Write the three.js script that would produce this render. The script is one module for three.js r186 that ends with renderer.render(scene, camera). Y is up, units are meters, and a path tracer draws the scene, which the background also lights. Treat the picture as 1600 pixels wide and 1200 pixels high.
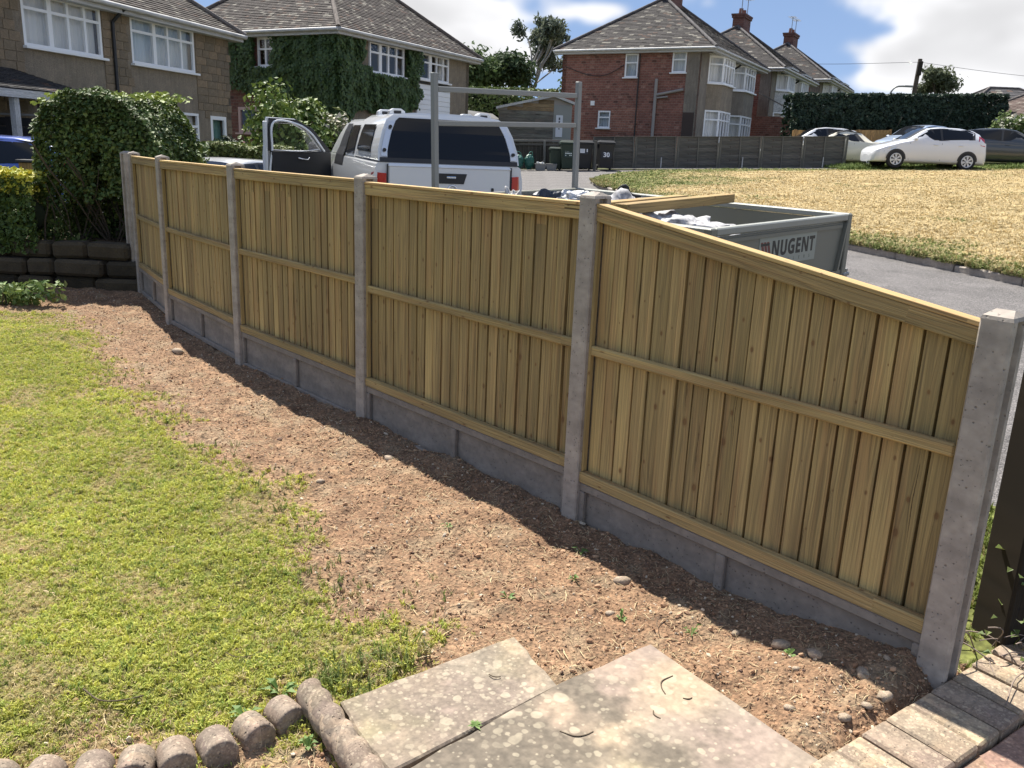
import * as THREE from 'three';
import { mergeGeometries, mergeVertices, toCreasedNormals } from 'three/addons/utils/BufferGeometryUtils.js';
import { ConvexGeometry } from 'three/addons/geometries/ConvexGeometry.js';

// ---------------------------------------------------------------- camera, sun, sky, exposure
const V = (x, y, z) => new THREE.Vector3(x, y, z);
const scene = new THREE.Scene();
const camera = new THREE.PerspectiveCamera(48.89, 4 / 3, 0.05, 1200);
camera.position.set(0, 1.75, 0);
camera.rotation.set(-15.1 * Math.PI / 180, 0, 2.37 * Math.PI / 180, 'YXZ');
const renderer = new THREE.WebGLRenderer({ antialias: true });
renderer.setSize(1024, 768);
renderer.toneMapping = THREE.LinearToneMapping;
renderer.toneMappingExposure = 2.12;
renderer.shadowMap.enabled = true;
const SUN = V(-0.27, 1, -0.56).normalize();
const sun = new THREE.DirectionalLight(new THREE.Color(1, 0.95, 0.86), 5);
sun.position.copy(SUN).multiplyScalar(120);
sun.castShadow = true;
Object.assign(sun.shadow.camera, { left: -50, right: 50, top: 60, bottom: -40, near: 1, far: 300 });
sun.shadow.mapSize.set(4096, 4096);
scene.add(sun, sun.target);

// ---------------------------------------------------------------- numbers
function rng(seed) { let a = seed >>> 0; return () => { a = (a + 0x6D2B79F5) | 0; let t = Math.imul(a ^ (a >>> 15), 1 | a); t = (t + Math.imul(t ^ (t >>> 7), 61 | t)) ^ t; return ((t ^ (t >>> 14)) >>> 0) / 4294967296; }; }
const hash = (x, y, z = 0) => { let h = Math.imul(x | 0, 374761393) ^ Math.imul(y | 0, 668265263) ^ Math.imul(z | 0, 1274126177); h = Math.imul(h ^ (h >>> 13), 1274126177); return ((h ^ (h >>> 16)) >>> 0) / 4294967296; };
const sm = t => t * t * (3 - 2 * t), lerp = (a, b, t) => a + (b - a) * t, clamp = (x, a = 0, b = 1) => Math.min(b, Math.max(a, x));
const ss = (a, b, x) => sm(clamp((x - a) / (b - a)));
function vn(x, y, p = 0) { const xi = Math.floor(x), yi = Math.floor(y), fx = sm(x - xi), fy = sm(y - yi), w = v => p ? ((v % p) + p) % p : v; return lerp(lerp(hash(w(xi), w(yi)), hash(w(xi + 1), w(yi)), fx), lerp(hash(w(xi), w(yi + 1)), hash(w(xi + 1), w(yi + 1)), fx), fy); }
function fbm(x, y, o = 4, p = 0) { let s = 0, a = 0.5, n = 0; for (let i = 0; i < o; i++) { s += a * vn(x + i * 17 * (p ? 0 : 1), y, p); n += a; a *= 0.5; x *= 2; y *= 2; p *= 2; } return s / n; }
function vn3(x, y, z) { const xi = Math.floor(x), yi = Math.floor(y), zi = Math.floor(z), fx = sm(x - xi), fy = sm(y - yi), fz = sm(z - zi); const g = (k) => lerp(lerp(hash(xi, yi, k), hash(xi + 1, yi, k), fx), lerp(hash(xi, yi + 1, k), hash(xi + 1, yi + 1, k), fx), fy); return lerp(g(zi), g(zi + 1), fz); }
function fbm3(x, y, z, o = 5) { let s = 0, a = 0.5, n = 0; for (let i = 0; i < o; i++) { s += a * vn3(x, y, z); n += a; a *= 0.52; x = x * 2.03 + 7; y = y * 2.03; z = z * 2.03 + 3; } return s / n; }

// ---------------------------------------------------------------- sky: blue air and broken cumulus
{
  const W = 1280, H = 640, d = new Float32Array(W * H * 4);
  // where the photograph shows cloud banks and blue gaps (azimuth from -z towards +x, elevation; radians), as cloud cover only
  const banks = [[-0.08, .10, .10, .06, .08], [-0.16, .15, .12, .05, .16], [0.48, .13, .22, .07, .24], [0.33, .155, .08, .03, .12], [-0.62, .19, .2, .06, .1], [0.16, .14, .13, .07, -.30], [0.31, .085, .06, .06, -.28], [-.02, .16, .05, .03, -.18], [0.56, .055, .08, .015, -.10]];
  for (let j = 0; j < H; j++) for (let i = 0; i < W; i++) {
    const th = (i / W - 0.5) * 2 * Math.PI, el = (j / H - 0.5) * Math.PI, x = Math.cos(th) * Math.cos(el), z = Math.sin(th) * Math.cos(el), y = Math.sin(el);
    const k = (j * W + i) * 4, up = Math.max(y, 0);
    const hz = Math.exp(-up * 5);
    let r = lerp(.095, .215, hz), g = lerp(.16, .305, hz), b = lerp(.305, .455, hz);
    const az = Math.atan2(x, -z);
    const sq = 1 / (0.35 + up * 1.3);
    let c = y < -.02 ? 0 : fbm3(x * 5 * sq * .7 + 3.1, y * 13 + 1.7, z * 5 * sq * .7 + 9.2, 6);
    for (const [a0, e0, wa, we, s] of banks) { let da = az - a0; if (da > Math.PI) da -= 2 * Math.PI; c += .75 * s * Math.exp(-((da / wa) ** 2 + ((el - e0) / we) ** 2)); }
    const cov = ss(.50, .60, c) * ss(-.01, .02, y);
    const thick = ss(.55, .78, c), det = y < -.02 ? .5 : fbm3(x * 16, y * 34 + 5, z * 16, 4);
    const cl = (lerp(.52, .41, thick) + (det - .5) * .16) * lerp(.9, 1.03, Math.exp(-up * 4));
    r = lerp(r, cl, cov); g = lerp(g, cl, cov); b = lerp(b, cl * 1.02, cov);
    if (y < 0) { const t = ss(0, .06, -y); r = lerp(r, .13, t); g = lerp(g, .125, t); b = lerp(b, .10, t); }
    d[k] = r ; d[k + 1] = g; d[k + 2] = b; d[k + 3] = 1;
  }
  const t = new THREE.DataTexture(d, W, H, THREE.RGBAFormat, THREE.FloatType);
  t.mapping = THREE.EquirectangularReflectionMapping; t.magFilter = t.minFilter = THREE.LinearFilter; t.wrapS = THREE.RepeatWrapping; t.needsUpdate = true;
  scene.background = t; scene.environment = t;
}

// ---------------------------------------------------------------- helpers for things and parts
const taken = {};
function numbered(n) { if (!(n in taken)) { taken[n] = 0; return n; } taken[n]++; return n + '_' + String(taken[n]).padStart(3, '0'); }
function mesh(name, geo, mat, parent) { const m = new THREE.Mesh(geo, mat); m.name = name; m.castShadow = m.receiveShadow = true; if (parent) parent.add(m); return m; }
function tag(o, label, category, group) { o.name = numbered(o.name); o.userData.label = label; o.userData.category = category; if (group) o.userData.group = group; scene.add(o); return o; }
function thing(name, label, category, pos = [0, 0, 0], ry = 0, group) { const g = new THREE.Group(); g.name = name; g.position.set(...pos); g.rotation.y = ry; return tag(g, label, category, group); }
function struct(name, geo, mat) { const m = mesh(name, geo, mat); m.userData.kind = 'structure'; m.name = numbered(name); scene.add(m); return m; }
function stuff(o) { o.userData.kind = 'stuff'; return o; }
function T(g, x = 0, y = 0, z = 0, rx = 0, ry = 0, rz = 0) { if (rx || ry || rz) g.applyMatrix4(new THREE.Matrix4().makeRotationFromEuler(new THREE.Euler(rx, ry, rz))); return g.translate(x, y, z); }
function clean(g) { const o = g.index ? g.toNonIndexed() : g.clone(); for (const k of Object.keys(o.attributes)) if (!['position', 'normal', 'uv', 'color'].includes(k)) o.deleteAttribute(k); if (!o.attributes.normal) o.computeVertexNormals(); if (!o.attributes.uv) o.setAttribute('uv', new THREE.BufferAttribute(new Float32Array(o.attributes.position.count * 2), 2)); o.clearGroups(); return o; }
function merge(list) { const c = list.map(clean); const anyC = c.some(g => g.attributes.color); if (anyC) for (const g of c) if (!g.attributes.color) g.setAttribute('color', new THREE.BufferAttribute(new Float32Array(g.attributes.position.count * 3).fill(1), 3)); return mergeGeometries(c); }
// uv in metres from the dominant direction of each face (divided by s)
function metric(g, s = 1, ou = 0, ov = 0) {
  g = clean(g); const p = g.attributes.position, n = p.count, uv = new Float32Array(n * 2), a = V(), b = V(), c = V();
  for (let i = 0; i < n; i += 3) {
    a.fromBufferAttribute(p, i); b.fromBufferAttribute(p, i + 1); c.fromBufferAttribute(p, i + 2);
    const nn = b.clone().sub(a).cross(c.clone().sub(a)), ax = Math.abs(nn.x), ay = Math.abs(nn.y), az = Math.abs(nn.z);
    [a, b, c].forEach((q, k) => { const [u, v] = ay >= ax && ay >= az ? [q.x, q.z] : ax >= az ? [q.z, q.y] : [q.x, q.y]; uv[(i + k) * 2] = u / s + ou; uv[(i + k) * 2 + 1] = v / s + ov; });
  }
  g.setAttribute('uv', new THREE.BufferAttribute(uv, 2)); return g;
}
const bx = (w, h, d, x = 0, y = 0, z = 0, rx = 0, ry = 0, rz = 0) => T(new THREE.BoxGeometry(w, h, d), x, y, z, rx, ry, rz);
// chamfered box
function cb(w, h, d, c = 0.008) { const p = [], a = w / 2, b = h / 2, e = d / 2; for (const x of [-1, 1]) for (const y of [-1, 1]) for (const z of [-1, 1]) p.push(V(x * (a - c), y * (b - c), z * e), V(x * (a - c), y * b, z * (e - c)), V(x * a, y * (b - c), z * (e - c))); return clean(new ConvexGeometry(p)); }
const cyl = (r0, r1, h, n = 12) => new THREE.CylinderGeometry(r0, r1, h, n);
function bar(a, b, r, n = 6, r2 = r) { const d = b.clone().sub(a), g = new THREE.CylinderGeometry(r2, r, d.length(), n, 1); g.applyMatrix4(new THREE.Matrix4().makeRotationFromQuaternion(new THREE.Quaternion().setFromUnitVectors(V(0, 1, 0), d.clone().normalize()))); const m = a.clone().add(b).multiplyScalar(.5); return g.translate(m.x, m.y, m.z); }
function boxBar(a, b, w, h) { const d = b.clone().sub(a), g = new THREE.BoxGeometry(w, h, d.length()); const m = new THREE.Matrix4().lookAt(b, a, V(0, 1, 0)); g.applyMatrix4(new THREE.Matrix4().extractRotation(m)); const c = a.clone().add(b).multiplyScalar(.5); return g.translate(c.x, c.y, c.z); }
const tube = (pts, r, seg = 16, n = 6) => new THREE.TubeGeometry(new THREE.CatmullRomCurve3(pts), seg, r, n);
function extr(pts, depth, bevel = 0) { const s = new THREE.Shape(pts.map(([x, y]) => new THREE.Vector2(x, y))); return new THREE.ExtrudeGeometry(s, { depth, bevelEnabled: bevel > 0, bevelThickness: bevel, bevelSize: bevel, bevelSegments: 1, steps: 1 }); }
function tri(pos, uv, col) { const g = new THREE.BufferGeometry(); g.setAttribute('position', new THREE.BufferAttribute(new Float32Array(pos), 3)); g.setAttribute('uv', new THREE.BufferAttribute(new Float32Array(uv || new Array(pos.length / 3 * 2).fill(0)), 2)); if (col) g.setAttribute('color', new THREE.BufferAttribute(new Float32Array(col), 3)); g.computeVertexNormals(); return g; }
function quads(list) { const p = []; for (const [a, b, c, d] of list) for (const q of [a, b, c, a, c, d]) p.push(q.x, q.y, q.z); return tri(p); }

// ---------------------------------------------------------------- textures (colour values sRGB 0..1)
function tex(w, h, fn, srgb = true, rep) { const d = new Uint8Array(w * h * 4); for (let j = 0; j < h; j++) for (let i = 0; i < w; i++) { const c = fn(i / w, j / h, i, j), k = (j * w + i) * 4; if (typeof c === 'number') { d[k] = d[k + 1] = d[k + 2] = clamp(c) * 255; } else { d[k] = clamp(c[0]) * 255; d[k + 1] = clamp(c[1]) * 255; d[k + 2] = clamp(c[2]) * 255; } d[k + 3] = 255; } const t = new THREE.DataTexture(d, w, h); t.magFilter = THREE.LinearFilter; t.minFilter = THREE.LinearMipmapLinearFilter; t.generateMipmaps = true; t.wrapS = t.wrapT = THREE.RepeatWrapping; if (srgb) t.colorSpace = THREE.SRGBColorSpace; if (rep) t.repeat.set(rep, rep); t.needsUpdate = true; return t; }
const mul = (c, k) => [c[0] * k, c[1] * k, c[2] * k], mixc = (a, b, t) => [lerp(a[0], b[0], t), lerp(a[1], b[1], t), lerp(a[2], b[2], t)];
const M = {};
const std = (o) => new THREE.MeshStandardMaterial({ roughness: .85, ...o });
// wood atlas: 8 boards, each 1/8 wide (0.125 m) and 2 m long
const woodH = new Float32Array(1024 * 1024);
const woodT = (() => {
  const R = rng(11), B = []; for (let c = 0; c < 8; c++) { const knots = []; for (let k = 0; k < 7; k++) knots.push([.12 + R() * .76, (k + R() * .9) / 7, .015 + R() ** 2 * .06]); B.push({ knots, tone: R(), hue: R(), off: R() * 60, dir: R() < .5 ? -1 : 1 }); }
  return tex(1024, 1024, (u, v, i, j) => {
    const c = Math.min(7, Math.floor(u * 8)), b = B[c], x = u * 8 - c; let warp = 0, kn = 0, ring = 0;
    for (const [kx, ky, kr] of b.knots) { const dx = (x - kx), dy = (v - ky) * 16, r = Math.hypot(dx, dy * .55); warp += Math.sign(dx || 1) * .05 * Math.exp(-((dx / .16) ** 2) - (dy / .8) ** 2); const q = r / kr; kn = Math.max(kn, 1 - ss(.75, 1.25, q)); ring = Math.max(ring, Math.exp(-((q - 1.15) ** 2) / .18)); }
    const xx = x + warp, gr = fbm(xx * 26 + b.off, v * 3.2 + b.off, 4), fine = vn(xx * 90 + b.off, v * 9), cath = Math.abs(Math.sin((xx * 5.5 + (fbm(xx * 1.5 + b.off, v * 2.2, 3) - .5) * 5 + b.off) * Math.PI)), split = ss(.86, .90, vn(xx * 30 + b.off * 3, v * 2.4 + 9)) * ss(.58, .75, fbm(v * 5 + b.off, x * 2, 2));
    let t = .70 + (gr - .5) * .28 + (fine - .5) * .13 - cath ** 8 * .06 + (b.tone - .5) * .11 + (fbm(v * 3 + b.off, x, 3) - .5) * .18;
    let col = mixc([.665, .57, .40], [.645, .565, .385], clamp(b.hue + (fbm(x * 2 + b.off, v * 2.5, 3) - .5) * 1.4));
    col = mixc(col, [.655, .52, .355], ss(.5, .8, fbm(x * 3 + 40 + b.off, v * 3, 3)) * .6);
    col = mul(col, t / .72); col = mixc(col, mul([.44, .32, .20], .75 + gr * .5), Math.max(kn * .75, ring * .22)); col = mixc(col, [.24, .18, .11], split * .75);
    woodH[j * 1024 + i] = clamp(.6 + (gr - .5) * .5 + (fine - .5) * .3 - cath ** 6 * .1 - split * .6 - kn * .12); return col;
  });
})();
const woodB = tex(1024, 1024, (u, v, i, j) => woodH[j * 1024 + i], false);
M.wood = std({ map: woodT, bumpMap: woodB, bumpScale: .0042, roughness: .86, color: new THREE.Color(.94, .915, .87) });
M.woodSunlit = std({ map: woodT, bumpMap: woodB, bumpScale: .0016, roughness: .8, color: new THREE.Color(1.28, 1.2, 1.12) });  // lighter copy of the fence wood, sunlight on the capping put into its colour
const concH = (u, v) => { let h = .62 + (fbm(u * 24, v * 24, 5, 24) - .5) * .35; const cx = Math.floor(u * 34), cy = Math.floor(v * 34); for (let a = -1; a < 2; a++) for (let b = -1; b < 2; b++) { const gx = (cx + a + 34) % 34, gy = (cy + b + 34) % 34; if (hash(gx, gy, 5) < .34) { const px = cx + a + hash(gx, gy, 6), py = cy + b + hash(gx, gy, 7), r = .06 + .2 * hash(gx, gy, 8) ** 3; const q = Math.hypot(u * 34 - px, (v * 34 - py)) / r; if (q < 1.3) h -= .55 * (1 - ss(.5, 1.3, q)); } } return h; };
const concC = tex(512, 512, (u, v) => { const h = concH(u, v), s = fbm(u * 5, v * 5, 5, 5), w = fbm(u * 3 + 9, v * 11, 4); return mul(mixc([.60, .56, .525], [.70, .66, .61], s), .80 + .25 * w + (h - .6) * .42); });
const concB = tex(512, 512, concH, false);
M.concrete = std({ map: concC, bumpMap: concB, bumpScale: .004, roughness: .9 });
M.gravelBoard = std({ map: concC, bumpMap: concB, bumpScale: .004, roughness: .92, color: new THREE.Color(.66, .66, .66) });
// pebbledash / roughcast render
const rendB = tex(512, 512, (u, v) => fbm(u * 110, v * 110, 2, 110), false);
const rendC = tex(512, 512, (u, v) => { const a = fbm(u * 6, v * 6, 5, 6), s = vn(u * 140, v * 140, 140), st = fbm(u * 22, v * 3, 4, 0); return mul(mixc([.50, .46, .405], [.61, .56, .49], a), .82 + s * .22 + (st - .5) * .2); });
M.render = std({ map: rendC, bumpMap: rendB, bumpScale: .012, roughness: .95 });
M.greyRender = std({ map: rendC, bumpMap: rendB, bumpScale: .01, roughness: .95, color: new THREE.Color(.86, .9, .98) });
const blockC = tex(512, 512, (u, v) => { const a = fbm(u * 8, v * 8, 5, 8), s = vn(u * 90, v * 90, 90); return mul(mixc([.49, .44, .37], [.62, .56, .475], a), .86 + s * .2); });
M.block = [0, 1, 2, 3].map(k => std({ map: blockC, bumpMap: rendB, bumpScale: .01, roughness: .95, color: new THREE.Color().setScalar(.80 + .1 * k).multiply(new THREE.Color(1, 1 - .02 * k, 1 - .04 * k)) }));
// brickwork for the far houses (a brick is a few pixels there)
const brickH = (u, v, pick) => { const R = 16, C = 8, row = Math.floor(v * R), x = u * C + (row % 2) * .5, c = Math.floor(x), fx = x - c, fy = v * R - row; return [Math.min(fx, 1 - fx) * .215 > .006 && Math.min(fy, 1 - fy) * .075 > .006, ((c % C) + C) % C, row]; };
const brickC = tex(512, 512, (u, v) => { const [on, c, r] = brickH(u, v); const n = fbm(u * 40, v * 40, 3, 40); if (!on) return mul([.52, .45, .41], .85 + n * .3); const t = hash(c, r, 3), q = hash(c, r, 9); let k = mixc([.455, .295, .255], [.54, .365, .315], t); if (q > .93) k = mixc(k, [.62, .5, .44], .5); if (q < .08) k = mul(k, .8); return mul(k, .82 + n * .34); });
const brickB = tex(512, 512, (u, v) => brickH(u, v)[0] ? .8 : .2, false);
M.brick = std({ map: brickC, bumpMap: brickB, bumpScale: .008, roughness: .92 });
M.brickOrange = std({ map: brickC, bumpMap: brickB, bumpScale: .008, roughness: .92, color: new THREE.Color(1.28, 1.32, 1.25) });
M.brickDark = std({ map: brickC, bumpMap: brickB, bumpScale: .008, color: new THREE.Color(.62, .6, .62) });
const asphC = tex(512, 512, (u, v) => { const s = vn(u * 256, v * 256, 256), m = vn(u * 120, v * 120, 120), a = fbm(u * 4, v * 4, 5, 4), k = .44 + (s - .5) * .30 + (m - .5) * .16 + (a - .5) * .14; return [k * 1.02, k, k * .99]; });
const asphB = tex(512, 512, (u, v) => vn(u * 256, v * 256, 256), false);
M.asphalt = std({ map: asphC, bumpMap: asphB, bumpScale: .006, roughness: .88, color: new THREE.Color(.67, .645, .64) });
M.pavement = std({ map: asphC, bumpMap: asphB, bumpScale: .004, roughness: .9, color: new THREE.Color(1.3, 1.2, 1.1) });
const slabT = (seed, lich, dark) => tex(768, 768, (u, v) => {
  const a = fbm(u * 5 + seed, v * 5, 5), b = fbm(u * 2.2 + seed + 31, v * 2.6, 4), s = fbm(u * 90 + seed, v * 90, 3);
  let c = mixc([.60, .565, .52], [.68, .62, .545], ss(.35, .68, a)); c = mixc(c, [.60, .54, .52], ss(.5, .72, b) * .7); c = mixc(c, [.55, .545, .42], ss(.56, .75, fbm(u * 4 + seed + 70, v * 4, 4)) * .5);
  c = mul(c, .86 + s * .26); const zone = lich(u, v, b);
  c = mixc(c, mul([.42, .395, .36], .8 + s * .4), ss(.38, .62, fbm(u * 9 + seed + 5, v * 9 + 7, 5) + (zone - .5) * .55) * dark);
  let spot = 0; for (const [N, thr, rm, off] of [[26, .34, .5, 3], [60, .42, .55, 9]]) { const x = u * N, y = v * N, cx = Math.floor(x), cy = Math.floor(y), wb = (vn(u * N * 3.1 + seed, v * N * 3.1) - .5) * .5; for (let p = -1; p < 2; p++) for (let q = -1; q < 2; q++) { const h1 = hash(cx + p + seed * 7, cy + q, off); if (h1 > thr * (.35 + zone * 1.1)) continue; const r = rm * (.25 + .75 * hash(cx + p, cy + q + seed, off + 1) ** 2), d = Math.hypot(x - cx - p - hash(cx + p, cy + q, off + 2), y - cy - q - hash(cx + p, cy + q, off + 3)) / r + wb; spot = Math.max(spot, (1 - ss(.75, 1.0, d)) * (.35 + .65 * hash(cx + p, cy + q, off + 4))); } }
  c = mixc(c, [.80, .775, .70], spot * .5); return c;
});
const slabBump = tex(512, 512, (u, v) => fbm(u * 7, v * 7, 3, 7) * .7 + fbm(u * 60, v * 60, 3, 60) * .3, false);
M.slab = [std({ map: slabT(3, (u, v, b) => .35 + b * .5, .5), bumpMap: slabBump, bumpScale: .012, roughness: .9, color: new THREE.Color(.84, .79, .72) }), std({ map: slabT(17, (u, v, b) => clamp(1.2 - u * 1.9 + (v - .3) * 1.6 + (b - .5)), .9), bumpMap: slabBump, bumpScale: .012, roughness: .9, color: new THREE.Color(.84, .79, .72) })];
M.blockPaver = [0, 1, 2].map(k => std({ map: M.slab[0].map, bumpMap: concB, bumpScale: .006, roughness: .9, color: new THREE.Color([.98, 1.06, .9][k], [.88, .95, .79][k], [.76, .8, .7][k]) }));
M.pinkSlab = std({ map: M.slab[0].map, bumpMap: slabBump, bumpScale: .014, roughness: .9, color: new THREE.Color(1.05, .76, .68) });
M.edging = std({ map: M.slab[0].map, bumpMap: concB, bumpScale: .008, roughness: .92, color: new THREE.Color(.80, .72, .66) });
const grainN = tex(512, 512, (u, v) => { const k = .80 + (fbm(u * 60, v * 60, 4, 60) - .5) * .55 + (fbm(u * 8, v * 8, 3, 8) - .5) * .2; return [k, k, k]; });
const grainB = tex(512, 512, (u, v) => fbm(u * 48, v * 48, 4, 48), false);
M.earth = std({ vertexColors: true, map: grainN, bumpMap: grainB, bumpScale: .012, roughness: 1 });
M.leaf = new THREE.MeshPhysicalMaterial({ vertexColors: true, roughness: .62, transmission: .32, thickness: 0, side: THREE.DoubleSide, specularIntensity: .6 });
M.leafFar = new THREE.MeshPhysicalMaterial({ vertexColors: true, roughness: .9, transmission: .3, thickness: 0, side: THREE.DoubleSide, specularIntensity: .3 });
M.blade = new THREE.MeshPhysicalMaterial({ roughness: .8, transmission: .42, thickness: 0, side: THREE.DoubleSide, specularIntensity: .4 });
M.straw = std({ roughness: .9, side: THREE.DoubleSide });
M.bark = std({ map: grainN, bumpMap: grainB, bumpScale: .01, color: new THREE.Color(.16, .125, .09), roughness: 1 });
M.tile = std({ vertexColors: true, map: grainN, bumpMap: grainB, bumpScale: .006, roughness: .92 });
M.whitePlastic = std({ color: new THREE.Color(.78, .79, .80), roughness: .38 });
M.whitePaint = std({ color: new THREE.Color(.70, .70, .69), roughness: .6, map: grainN, bumpMap: grainB, bumpScale: .002 });
M.glass = new THREE.MeshPhysicalMaterial({ color: 0xffffff, transmission: 1, thickness: 0, roughness: .02, ior: 1.5 });
M.tint = new THREE.MeshPhysicalMaterial({ color: new THREE.Color(.10, .11, .12), transmission: .75, thickness: 0, roughness: .02, ior: 1.5 });
M.curtain = std({ color: new THREE.Color(.60, .60, .58), roughness: 1, side: THREE.DoubleSide });
M.room = std({ color: new THREE.Color(.30, .28, .26), roughness: 1 });
M.galv = std({ color: new THREE.Color(.27, .275, .25), metalness: .25, roughness: .55, bumpMap: grainB, bumpScale: .001 });
M.galvPaint = std({ color: new THREE.Color(.17, .168, .138), metalness: 0, roughness: .6 });
M.steel = std({ color: new THREE.Color(.235, .24, .235), metalness: .35, roughness: .5 });
M.black = std({ color: new THREE.Color(.018, .018, .02), roughness: .5 });
M.rubber = std({ color: new THREE.Color(.022, .022, .023), roughness: .9 });
M.chrome = std({ color: new THREE.Color(.75, .75, .76), metalness: 1, roughness: .16 });
M.alloy = std({ color: new THREE.Color(.60, .61, .63), metalness: .8, roughness: .34 });
M.red = new THREE.MeshPhysicalMaterial({ color: new THREE.Color(.45, .012, .015), roughness: .15, clearcoat: 1 });
M.amber = new THREE.MeshPhysicalMaterial({ color: new THREE.Color(.6, .25, .02), roughness: .2, clearcoat: 1 });
M.lens = new THREE.MeshPhysicalMaterial({ color: new THREE.Color(.62, .64, .66), roughness: .1, clearcoat: 1, metalness: .3 });
const paint = (r, g, b, rough = .32) => new THREE.MeshPhysicalMaterial({ color: new THREE.Color().setRGB(r, g, b), roughness: rough, clearcoat: 1, clearcoatRoughness: .05 });

// ---------------------------------------------------------------- lie of the land
const FP = [[-4.278, -9.62], [-3.414, -8.281], [-2.239, -6.82], [-0.967, -5.42], [0.349, -3.975], [1.518, -2.6]];
const Rd = (x, z) => .33 + .04 * Math.min(-z - 10, 46) + .041 * clamp(x, -30, 34);
function inPoly(x, z, P) { let c = false; for (let i = 0, j = P.length - 1; i < P.length; j = i++) { const [a, b] = P[i], [e, f] = P[j]; if ((b > z) !== (f > z) && x < (e - a) * (z - b) / (f - b) + a) c = !c; } return c; }
function edgeDist(x, z, P, closed = true) { let m = 1e9; for (let i = 0; i < P.length - (closed ? 0 : 1); i++) { const [a, b] = P[i], [e, f] = P[(i + 1) % P.length], dx = e - a, dz = f - b, t = clamp(((x - a) * dx + (z - b) * dz) / (dx * dx + dz * dz)); m = Math.min(m, Math.hypot(x - a - dx * t, z - b - dz * t)); } return m; }
const sdf = (x, z, P) => (inPoly(x, z, P) ? 1 : -1) * edgeDist(x, z, P);
function gridMesh(xs, zs, yf, cf, keep, uvs = 1.5) {
  const nx = xs.length, nz = zs.length, pos = new Float32Array(nx * nz * 3), uv = new Float32Array(nx * nz * 2), col = new Float32Array(nx * nz * 3), idx = [];
  for (let j = 0; j < nz; j++) for (let i = 0; i < nx; i++) { const k = j * nx + i, x = xs[i], z = zs[j]; pos.set([x, yf(x, z), z], k * 3); uv.set([x / uvs, z / uvs], k * 2); col.set(cf(x, z), k * 3); if (i < nx - 1 && j < nz - 1 && (!keep || keep((x + xs[i + 1]) / 2, (z + zs[j + 1]) / 2))) idx.push(k, k + nx, k + 1, k + 1, k + nx, k + nx + 1); }
  const g = new THREE.BufferGeometry(); g.setAttribute('position', new THREE.BufferAttribute(pos, 3)); g.setAttribute('uv', new THREE.BufferAttribute(uv, 2)); g.setAttribute('color', new THREE.BufferAttribute(col, 3)); g.setIndex(idx); g.computeVertexNormals(); return g;
}
const span = (a, b, s) => { const n = Math.round((b - a) / s), r = []; for (let i = 0; i <= n; i++) r.push(a + (b - a) * i / n); return r; };
// far ground: one sheet to the horizon (dips under the garden, which has its own surface)
{
  const xs = [...[-700, -400, -200, -120, -80, -60], ...span(-50, 60, 2), ...[80, 120, 200, 400, 700]], zs = [...[-900, -600, -400, -250, -160, -110, -85], ...span(-70, 14, 2), 30, 80];
  struct('ground', gridMesh(xs, zs, (x, z) => Rd(x, z) - .05 - .5 * ss(-13, -9, z) * ss(-16, -12, x) * (1 - ss(9, 13, x)), (x, z) => { const n = fbm(x * .35, z * .35, 3); return [.085 + n * .05, .10 + n * .045, .03 + n * .02]; }), M.earth);
}
function planeShape(pts, dy, uvs) { const g = new THREE.ShapeGeometry(new THREE.Shape(pts.map(([x, z]) => new THREE.Vector2(x, -z)))), p = g.attributes.position, uv = g.attributes.uv; for (let i = 0; i < p.count; i++) { const x = p.getX(i), z = -p.getY(i); p.setXYZ(i, x, Rd(x, z) + dy, z); uv.setXY(i, x / uvs, z / uvs); } g.computeVertexNormals(); return g; }
const fT = V(FP[5][0] - FP[4][0], 0, FP[5][1] - FP[4][1]).normalize(), fN = V(.75, 0, -.66).normalize();
const offs = (p, d) => [p[0] + fN.x * d, p[1] + fN.z * d];
const fenceExt = [[-6.2, -12.6], ...FP, [1.518 + fT.x * 5, -2.6 + fT.z * 5]];
struct('road', planeShape([...fenceExt.map(p => offs(p, 1.35)), [40, 2], [45, -34], [12.4, -33.35], [-1.7, -33.45], [-1.6, -31], [-3.6, -27.5], [-7.5, -20.5]], -.004, 1.2), M.asphalt);
struct('pavement', planeShape([[3.3, -32.75], [12.5, -32.65], [12.5, -33.4], [3.2, -33.4]], .05, 1.2), M.pavement);
// grass verge between fence and road
const vergeY = (i, d) => { const p = fenceExt[i], q = offs(p, d); return lerp(.03, Rd(...offs(p, 1.35)) + .08, ss(0, 1.2, d)) ; };
{
  const pos = [], col = [], R = rng(8), D = [.05, .35, .7, 1.05, 1.3, 1.345], pt = (s, d) => { const i = Math.min(fenceExt.length - 2, Math.floor(s)), f = s - i, a = offs(fenceExt[i], d), b = offs(fenceExt[i + 1], d); return V(lerp(a[0], b[0], f), lerp(vergeY(i, d), vergeY(i + 1, d), f) - (d > 1.34 ? .1 : 0) + (d < 1.3 && d > .1 ? (hash(Math.round(s * 8), d * 100) - .5) * .04 : 0), lerp(a[1], b[1], f)); };
  const n = (fenceExt.length - 1) * 8; for (let k = 0; k < n; k++) for (let j = 0; j < D.length - 1; j++) { const a = pt(k / 8, D[j]), b = pt((k + 1) / 8 - 1e-6, D[j]), c = pt((k + 1) / 8 - 1e-6, D[j + 1]), d = pt(k / 8, D[j + 1]); for (const q of [a, b, c, a, c, d]) { pos.push(q.x, q.y, q.z); const t = fbm(q.x * 3, q.z * 3, 3); col.push(.13 + t * .08, .16 + t * .06, .035 + t * .02); } }
  const uv = []; for (let i = 0; i < pos.length; i += 3) uv.push(pos[i] / 1.5, pos[i + 2] / 1.5); struct('verge', tri(pos, uv, col), M.earth);
}
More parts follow.
